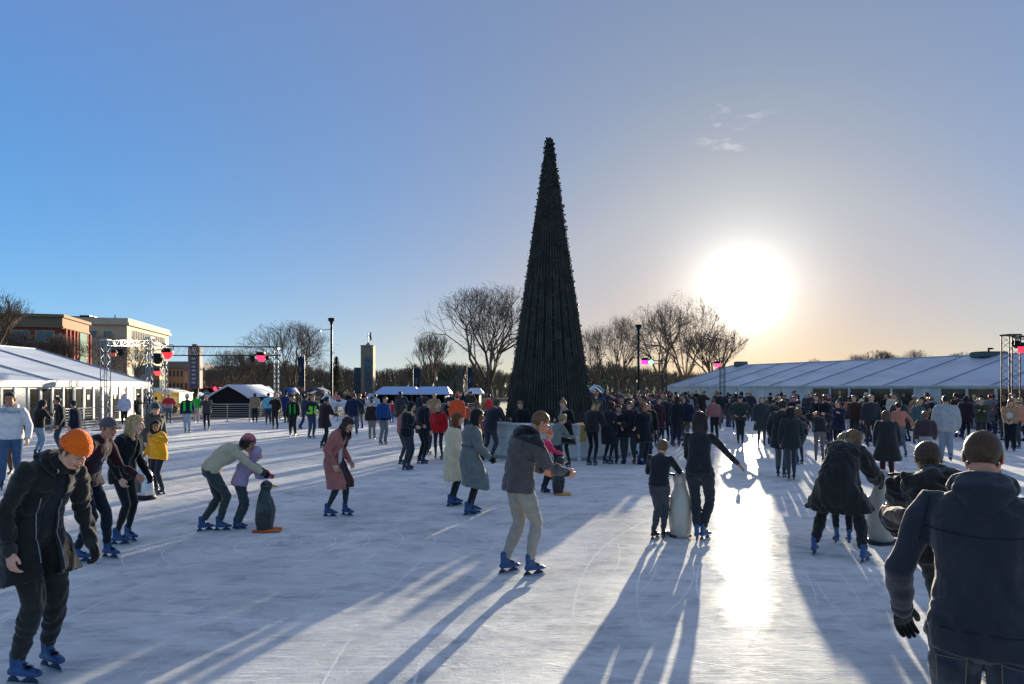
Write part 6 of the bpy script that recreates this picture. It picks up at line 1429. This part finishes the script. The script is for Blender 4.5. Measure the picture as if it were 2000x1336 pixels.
# -- middle distance, right
person(1446, 868, 178, 1.80, 'person in a brimmed hat with hands on hips throwing a long hat-shaped shadow', top=('jacket', (52, 60, 60)), hem=.12, th=.045, legs=((44, 46, 50), .008), hair=('short', HB), hat=('cap', (60, 58, 52)), head=(10, 0, 0), hands=((.06, .04, -.34), (-.06, .04, -.34)) if False else ((.02, .10, -.36, 'r'), (-.02, .10, -.36, 'r')), poles=((1, -.4, 0), (-1, -.4, 0)), feet=((.07, 0, 0, 4, 0), (-.07, 0, 0, -4, 0)))
person(1487, 872, -170, 1.78, 'person in a long dark coat right of the brimmed hat', gender='f', top=('coat', (50, 56, 58)), hem=.40, th=.05, legs=((66, 70, 74), .0), hair=('long', (120, 92, 66), .16), head=(10, 0, 0))
person(1526, 932, -20, 1.80, 'tall person in a long dark jacket and grey trousers, left one of the close couple', top=('coat', (38, 40, 42)), hem=.28, th=.045, legs=((84, 88, 92), .014), hair=('full', HB), head=(10, -20, 0), hands=((.3, .2, -.25, 'r'), (-.1, .06, -.5, 'r')), feet=((.07, 0, 0, 0, 0), (-.09, .05, 0, 10, 0)), feet_kind='dark_skate')
person(1545, 938, 8, 1.66, 'shorter dark-haired person pressed against the tall one, right one of the close couple', gender='f', top=('jacket', (36, 42, 44)), hem=.16, th=.04, legs=((60, 66, 72), .006), hair=('long', HDK, .12), head=(6, 20, 0), feet=((.08, .1, 0, 0, 0), (-.06, -.1, 0, -10, 0)), feet_kind='dark_skate')
person(1562, 907, 20, 1.64, 'girl with loose long hair in a black top, right of the close couple', gender='f', top=('jacket', (26, 30, 32)), hem=.04, th=.03, legs=((36, 50, 72), -.002), hair=('long', (110, 84, 60), .14), lean=18, hip=(0, -.10, .90), feet=((.1, .1, 0, 0, 0), (-.1, -.1, 0, 0, 0)), hands=((.1, .3, -.3, 'r'), (-.2, .2, -.4, 'r')))
person(1602, 902, 12, 1.58, 'person in grey trousers stooping with both hands behind the head', gender='f', top=('jacket', (38, 40, 42)), hem=.04, th=.03, legs=((108, 104, 104), .006), hair=('short', HB), lean=34, head=(50, 0, 0), hands=((.02, -.02, .16, 'r'), (-.02, -.02, .16, 'r')), poles=((1, .2, .3), (-1, .2, .3)), feet=((.10, .12, 0, 0, 0), (-.16, -.16, 0, -10, 0)))
person(1598, 866, 160, 1.84, 'person in an open black coat over a cream scarf behind the stooping one', gender='f', top=('coat', (26, 30, 34), (210, 200, 180)), hem=.2, th=.045, legs=((40, 50, 66), .0), hair=('long', HB, .2), head=(10, -20, 0), scarf=(206, 196, 176))
person(1614, 868, 40, 1.80, 'tall person in a black jacket with frizzy hair behind the stooping one', top=('jacket', (26, 26, 30)), hem=.1, th=.045, legs=(DK, .01), hair=('fluffy', (84, 60, 42)))
person(1640, 852, -10, 1.46, 'child in a plum jacket and blue jeans seen from behind', top=('jacket', (66, 34, 46)), hem=.06, th=.045, legs=((46, 74, 110), .006), hair=('full', HB), head_s=1.1)
person(1661, 850, 10, 1.72, 'woman in a salmon top and white trousers seen from behind', gender='f', top=('jacket', (170, 96, 88)), hem=.04, th=.03, legs=((176, 172, 186), .006), hair=('long', HB, .16))
person(1690, 850, 0, 1.72, 'broad person in a navy black jacket right of the woman in white trousers', top=('jacket', (24, 30, 42)), hem=.14, th=.06, legs=((30, 38, 56), .01), hair=('short', HB))
person(1733, 944, 6, 1.62, 'long-haired person crouching in a long dark coat right of the fur-collared coat', gender='f', top=('coat', (38, 38, 40)), hem=.40, th=.05, flare=.1, legs=((70, 30, 34), .01), hair=('long', (96, 70, 46), .12), head=(20, 0, 0), lean=14)
person(1756, 892, 12, 1.66, 'person in a pink vest and grey leggings striding away', gender='f', top=('jacket', (170, 110, 92)), hem=.0, th=.02, legs=((84, 92, 106), -.004), hair=('full', HB), skin='light', feet=((.16, -.14, 0, 0, 0), (-.10, .12, 0, 0, 0)), hands=((.25, .1, -.4, 'r'), (-.1, .06, -.5, 'r')))
person(1790, 868, -20, 1.66, 'blonde person in a grey blue jacket and khaki trousers, leaning as they skate', gender='f', top=('jacket', (66, 92, 98)), hem=.06, th=.04, legs=((120, 108, 86), .012), hair=('bob', (180, 140, 90), .08), side=8, feet=((.14, -.1, 0, 0, 0), (-.12, .1, 0, 0, 0)))
person(1808, 912, 4, 1.46, 'child in a brown puffer jacket left of the pale sweater man', top=('jacket', (66, 52, 54)), hem=.0, th=.05, puff=.02, legs=((150, 150, 160), .006), hair=('full', (110, 74, 54)), head_s=1.1)
person(1848, 902, 2, 1.88, 'big man in a pale grey sweater and light trousers seen from behind', top=('knit', (156, 158, 160)), hem=.14, th=.055, wide=1.12, shoulder=1.1, legs=((130, 138, 152), .020), hair=('buzz', HB), skin='ruddy', head=(4, 30, 0), belly=.04)
person(1886, 858, -10, 1.74, 'hooded person in a dark maroon coat right of the pale sweater man', top=('coat', (52, 34, 46)), hem=.24, th=.06, hood_up=(44, 30, 40), hair=None, legs=(BLK, .01))
person(1903, 836, 10, 1.70, 'blonde person in a tan coat between the maroon hood and the dark coats', gender='f', top=('coat', (156, 134, 106)), hem=.2, th=.04, legs=(BLK, .01), hair=('bob', (196, 166, 110), .08))
person(1917, 838, 0, 1.72, 'person in a pale blue jacket among the dark coats near the right truss tower', top=('jacket', (110, 128, 156)), hem=.08, th=.04, legs=(NAVY, .01), hair=('short', HB))
person(1940, 850, 5, 1.80, 'person in a big black coat left of the pair at the right edge', top=('coat', (22, 26, 34)), hem=.2, th=.07, legs=((30, 36, 56), .01), hair=('short', HB))
person(1974, 882, 172, 1.74, 'long-haired girl in a tan hoodie holding a white muff, black trousers, at the right edge', gender='f', top=('hoodie', (170, 126, 96)), hem=.04, th=.04, puff=.01, legs=((20, 26, 30), .022), hair=('long', (116, 78, 48), .2), skin='light', head=(30, 20, 0), hands=((-.10, .24, -.42, 'r'), (.08, .24, -.42, 'r')), split=((196, 188, 178), lambda l, t, a: (np.hypot(l[:, 0] / .085, (t - .48) / .26) < 1) & (l[:, 1] > 0)), feet_kind='dark_skate')
person(1992, 876, 160, 1.80, 'person in a peach hoodie behind the girl with the white muff', top=('hoodie', (190, 134, 104)), hem=.06, th=.04, legs=((60, 60, 66), .01), hair=('short', HDK), xy=(16.9, 22.9))
person(1730, 838, 20, 1.70, 'person in a salmon pink hooded top among the crowd before the amber windows', top=('hoodie', (186, 110, 96)), legs=(DK, .01), hair=('short', HB), xy=(21.2, 38.5))
# ================================================================ details on particular figures
def find(words):
    for o in C.objects:
        if o.get('label', '').startswith(words): return o
def stroke_on(root, part, name, strokes, r, m, off=.004, n=5, side=1):
    """strokes in the root's own x,z drawn on the front (+y) of a part by casting rays at its mesh"""
    kid = [c for c in root.children if c.name.split('.')[0] == part][0]
    from mathutils.bvhtree import BVHTree
    t_ = BVHTree.FromPolygons([v.co.copy() for v in kid.data.vertices], [tuple(p.vertices) for p in kid.data.polygons])
    g = G(); d = Vector((0, -side, 0)); out_ = None
    for st in strokes:
        if name != 'print' and g.v: out_ = g.build(name, m, kid); g = G()
        pts = []
        for (x, z) in st:
            hit = t_.ray_cast(Vector((x, 2 * side, z)), d)
            if hit[0] is not None: pts.append(np.array(hit[0]) + np.array(hit[1]) * off)
        if len(pts) > 1: g.path(pts, r, n)
    return g.build(name, m, kid) if g.v else out_
# illegible slanted lettering across the white hoodie
hd = find('dark-haired man in a white printed'); rr_ = random.Random(4); st = []
for row in range(1):
    for k in range(13):
        x = .17 - k * .027; z0 = 1.56 - .012 * k * .2; h_ = .055 if k not in (0, 6) else .075
        st.append([(x, z0), (x - .010, z0 + h_)]); st.append([(x - .006, z0 + h_ * .5), (x - .018, z0 + h_ * rr_.choice((.0, .5, 1)))])
        if k % 2: st.append([(x - .010, z0 + h_), (x - .022, z0 + h_ * .9)])
st.append([(.17, 1.535), (-.19, 1.525)])
stroke_on(hd, 'hoodie', 'print', st, .0035, mat('print_ink', (70, 70, 84), rough=.8))
lerp = lambda a, b, n=9: [(a[0] + (b[0] - a[0]) * i / n, a[1] + (b[1] - a[1]) * i / n) for i in range(n + 1)]
nm_ = find('fair short-haired man in a dark blue'); SEAM = mat('seam_dark', (22, 26, 36), rough=.9)
stroke_on(nm_, 'hoodie', 'seam', [lerp((-.235, 1.40), (-.19, 1.62)), lerp((.235, 1.40), (.19, 1.62)), lerp((-.22, 1.47), (0, 1.455)) + lerp((0, 1.455), (.22, 1.47))[1:], lerp((-.20, 1.075), (.20, 1.075))], .0028, SEAM, .0005, side=-1)
stroke_on(nm_, 'trousers', 'stitching', [lerp((-.17, .93), (-.06, .94)) + lerp((-.06, .94), (-.065, .80)), lerp((.06, .94), (.17, .93)) + lerp((.17, .93), (.165, .80)), lerp((-.17, .93), (-.165, .80)), lerp((.06, .94), (.065, .80))], .0022, mat('jean_thread', (116, 104, 84), rough=.9), .001, side=-1)
om = find('man in an orange beanie'); stroke_on(om, 'jacket', 'badge', [[(.235, 1.42), (.262, 1.455), (.215, 1.462), (.235, 1.42)], [(.238, 1.435), (.240, 1.455)], [(.235, 1.42), (.236, 1.385)]], .006, mat('badge_green', (150, 190, 150), rough=.7), .004)
for sx in (-1, 1): stroke_on(om, 'jacket', 'zip', [lerp((sx * .075, .78), (sx * .070, 1.30), 22)], .0035, mat('zip_metal'), .003)
pk = find('woman in a long salmon'); PIPE = mat('piping_wine', (96, 40, 46), rough=.8)
stroke_on(pk, 'coat', 'piping', [lerp((.06, .98), (.16, .96)) + lerp((.16, .96), (.165, .82)) + lerp((.165, .82), (.07, .82)) + lerp((.07, .82), (.06, .98))], .004, PIPE, .002)
gm = find('woman in a long grey') or find('dark-haired woman in a long grey')
gj = find('man with cropped fair hair')
stroke_on(gj, 'jacket', 'seam', [lerp((.0, .98), (.0, 1.45), 14), lerp((.215, 1.20), (.17, 1.50))], .003, mat('seam_grey', (40, 38, 40), rough=.9), .0008, side=-1)
# ================================================================ the crowd: whole small figures
TEMPL = []
def template(**k):
    parts = person(1000, 800, 0, 1.76, '', xy=(0, 40), lod=2, merged=True, **k); g = G(); names = []
    for nm, v, f, mats, midx in parts:
        for j, m_ in enumerate(mats):
            fs = [p for i, p in enumerate(f) if (midx[i] if midx is not None else 0) == j]
            if not fs: continue
            key = {'body': ('skin', 'hair', 'skin', 'hair')[j]}.get(nm, {'jacket': 'top', 'coat': 'top', 'trousers': 'legs', 'hair': 'hair', 'hat': 'hat', 'hood': 'top', 'scarf': 'hat', 'feet': 'feet'}.get(nm, 'top'))
            if key not in names: names.append(key)
            g.add(v, fs, names.index(key))
    me = g.mesh('person'); me.polygons.foreach_set('use_smooth', [True] * len(me.polygons))
    for _ in names: me.materials.append(None)
    TEMPL.append((me, names))
template(top=('jacket', BLK), hair=('short', HB), hem=.08, th=.04)
template(top=('coat', BLK), hair=('long', HB, .18), hem=.34, th=.04, gender='f', flare=.1)
template(top=('jacket', BLK), hair=('short', HB), hem=.1, th=.05, lean=8, head=(18, 20, 0), hands=((.05, .3, -.15, 'r'), (-.08, .1, -.5, 'r')))
template(top=('jacket', BLK), hair=('full', HB), hat=('beanie', BLK), hem=.14, th=.045, feet=((.12, .15, 0, 8, 0), (-.1, -.15, 0, -8, 0)))
template(top=('coat', BLK), hair=('short', HB), hem=.22, th=.05, hands=((-.06, .26, -.2, 'r'), (.06, .26, -.22, 'r')), head=(20, 0, 0), scarf=BLK)
template(top=('jacket', BLK), hair=('long', HB, .14), hem=.06, th=.03, gender='f', side=3, head=(6, -30, 0), feet=((.12, 0, 0, 10, 0), (-.08, .1, 0, -4, 0)))
template(top=('jacket', BLK), hood_up=BLK, hair=None, hem=.12, th=.06, puff=.015, lean=6)
template(top=('coat', BLK), hair=('bun', HB), hem=.28, th=.04, gender='f', hands=((.16, .1, -.46, 'r'), (-.05, .32, -.1, 'r')))
TOPS = {'black': (24, 25, 28), 'navy': (26, 34, 54), 'charcoal': (50, 52, 56), 'dark brown': (56, 42, 36), 'maroon': (72, 30, 38), 'olive': (62, 64, 50), 'grey': (104, 106, 110), 'tan': (146, 118, 88),
        'red': (172, 40, 42), 'pale blue': (118, 148, 178), 'cream': (196, 186, 168), 'pink': (178, 112, 114), 'teal': (34, 84, 88)}
WTS = [.34, .21, .17, .07, .04, .05, .04, .02, .015, .02, .015, .01, .01]
HAIRS = [(HB, 'brown'), (HDK, 'black'), ((96, 70, 48), 'light brown'), ((168, 132, 88), 'fair'), ((120, 66, 42), 'auburn')]
LEGC = [(24, 26, 32), (36, 44, 64), (60, 72, 92), (52, 50, 50), (92, 88, 84)]
cr = random.Random(21); placed = []
def crowd(n, px0, px1, py0, py1, where, faces=(0,), hs=(1.62, 1.88), dmin=.42, grp='crowd'):
    k = 0; tries = 0
    while k < n and tries < n * 40:
        tries += 1
        py = cr.uniform(py0, py1); px = cr.uniform(px0, px1); x, y = ground(px, py)
        if any((x - a) ** 2 + (y - b) ** 2 < dmin ** 2 for a, b in placed): continue
        placed.append((x, y)); ti = cr.randrange(len(TEMPL)); me, names = TEMPL[ti]; o = bpy.data.objects.new('person', me); C.objects.link(o)
        o.location = (x, y, 0); o.rotation_euler = (0, 0, R(cr.choice(faces) + cr.uniform(-50, 50))); s = (cr.uniform(*hs) if cr.random() > .13 else cr.uniform(1.2, 1.5)) / 1.76; o.scale = (s * cr.uniform(.95, 1.08), s * cr.uniform(.95, 1.1), s)
        tn = cr.choices(list(TOPS), WTS)[0]; hc = cr.choice(HAIRS); lg = cr.choice(LEGC); hatc = cr.choice([(30, 30, 34), (150, 60, 60), (180, 180, 186), (60, 70, 90)])
        cols = {'top': fab(*TOPS[tn]), 'hair': hairmat(hc[0]), 'legs': fab(*lg), 'skin': SKIN(cr.choice(['light', 'light', 'tan', 'ruddy'])), 'feet': mat('crowd_skates'), 'hat': fab(*hatc)}
        for i, nm in enumerate(names): o.material_slots[i].link = 'OBJECT'; o.material_slots[i].material = cols[nm]
        style = ['short-haired', 'long-haired', 'head-bowed', 'beanie-wearing', 'scarf-wearing', 'slender long-haired', 'hooded', 'top-knotted'][ti]
        kind_ = 'long coat' if ti in (1, 4, 7) else 'jacket'
        lab = '%s person in a %s %s, %s' % (style, tn, kind_, where) if ti == 6 else '%s %s person in a %s %s, %s' % (style, hc[1] if ti != 3 else 'upright', tn, kind_, where)
        tag(o, lab, 'person', grp); o['_px'] = px; k += 1
def tell_apart():
    by = {}
    for o in C.objects:
        if '_px' in o: by.setdefault(o['label'], []).append(o)
    for lab, L in by.items():
        if len(L) > 1:
            L.sort(key=lambda o: o['_px']); n = len(L)
            for i, o in enumerate(L):
                pos = {2: ('left', 'right'), 3: ('left', 'middle', 'right')}.get(n, ('leftmost', 'second', 'third', 'fourth', 'fifth', 'sixth', 'seventh'))[i]
                w_ = o['label'].replace(' person in a ', ' person, '); o['label'] = pos + ' ' + w_ if n <= 3 else (w_ + ', ' + (pos + (' from left' if i else '')))
    for L in by.values():
        for o in L: del o['_px']
crowd(34, 486, 640, 796, 812, 'beyond the back railing', (0, 180, 90, -90), grp='people beyond the back railing')
crowd(30, 632, 925, 796, 816, 'by the market stalls', (0, 180, 90), grp='people near the market stalls')
crowd(6, 640, 920, 830, 850, 'skating left of the Christmas tree', (0, 180, -60), dmin=1.2, grp='skaters left of the Christmas tree')
crowd(5, 420, 482, 800, 806, 'at the black tent', (180, 90), grp='people at the black tent')
crowd(44, 1150, 1310, 800, 842, 'right of the Christmas tree', (0, 180, 30), grp='people right of the Christmas tree')
crowd(46, 1300, 1560, 802, 842, 'at the right marquee end', (0, 160, -30), grp='people at the far end of the right marquee')
crowd(30, 1555, 1780, 810, 846, 'before the blank marquee wall', (0, 170, 20), grp='people before the middle of the right marquee')
crowd(32, 1770, 1998, 822, 862, 'before the amber windows', (0, 170, 20), grp='people before the amber windows')
crowd(6, 1190, 1275, 884, 908, 'at the counter right end', (0, 60, 170), dmin=.45, grp='people at the counter right end')
crowd(4, 918, 985, 884, 902, 'at the counter left end', (-60, 0), dmin=.45, grp='people at the counter left end')
crowd(9, 1240, 1345, 846, 872, 'behind the woman with outstretched arm', (0, 170, 30), dmin=.6, grp='people behind the woman with outstretched arm')
crowd(9, 1500, 1700, 846, 880, 'skating past the close couple', (0, 170, -20), dmin=.9, grp='skaters past the close couple')
crowd(4, 1660, 1790, 852, 880, 'left of the pale sweater man', (0, 170, 20), dmin=1.0, grp='skaters left of the pale sweater man')
tell_apart()
# two white display horses behind the rink
def horse(px, d, yaw, s, label):
    x, y = at(px, d); r_ = tag(empty('horse', (x, y, 0), R(yaw)), label, 'horse'); g = G()
    g.tube([(0, -.62, 1.22), (0, -.35, 1.24), (0, .0, 1.16), (0, .35, 1.18), (0, .60, 1.24)], [(.22, .24), (.28, .31), (.27, .27), (.27, .33), (.20, .26)], (0, 0, 1), 14)
    g.tube([(0, .52, 1.25), (0, .78, 1.52), (0, .95, 1.80), (0, 1.02, 1.90)], [(.16, .24), (.12, .19), (.09, .13), (.08, .10)], (0, 1, .5), 12)
    g.tube([(0, .96, 1.90), (0, 1.15, 1.80), (0, 1.38, 1.62), (0, 1.46, 1.55)], [(.09, .11), (.085, .11), (.06, .07), (.05, .055)], (0, 0, 1), 12)
    for sx in (-1, 1):
        g.ell((sx * .05, .94, 2.03), (.022, .02, .06))
        g.tube([(sx * .14, .42, 1.10), (sx * .14, .44, .72), (sx * .13, .42, .36), (sx * .13, .45, .06)], [.12, .07, .045, .055], (0, 1, 0), 8)
        g.tube([(sx * .14, -.50, 1.15), (sx * .15, -.40, .82), (sx * .14, -.60, .50), (sx * .14, -.54, .06)], [.17, .10, .05, .055], (0, 1, 0), 8)
    g.tube([(0, -.72, 1.28), (0, -.92, 1.10), (0, -.96, .72)], [.06, .09, .04], (0, 1, 0), 8)
    v, f = remesh(g, .035, 2); finish('body', v * s, f, [mat('horse_white', (206, 206, 210), rough=.6)], r_)
    g = G(); g.tube([(0, .50, 1.50), (0, .72, 1.74), (0, .90, 1.98)], [(.03, .09), (.03, .08), (.03, .06)], (0, 1, 0), 8); finish('mane', np.vstack(g.v) * s, g.f, [mat('horse_mane', (150, 150, 156), rough=.8)], r_)
    g = G(); g.tube([(0, -.22, 1.40), (0, .0, 1.36), (0, .2, 1.42)], [(.22, .10), (.24, .10), (.18, .09)], (0, 0, 1), 12); finish('saddle', np.vstack(g.v) * s, g.f, [DARKMETAL], r_)
horse(662, 45.5, 92, .80, 'white horse facing left among the crowd, just right of the black lamp post')
horse(700, 46.5, -82, .82, 'white horse facing right with raised head among the crowd, below the stone tower')
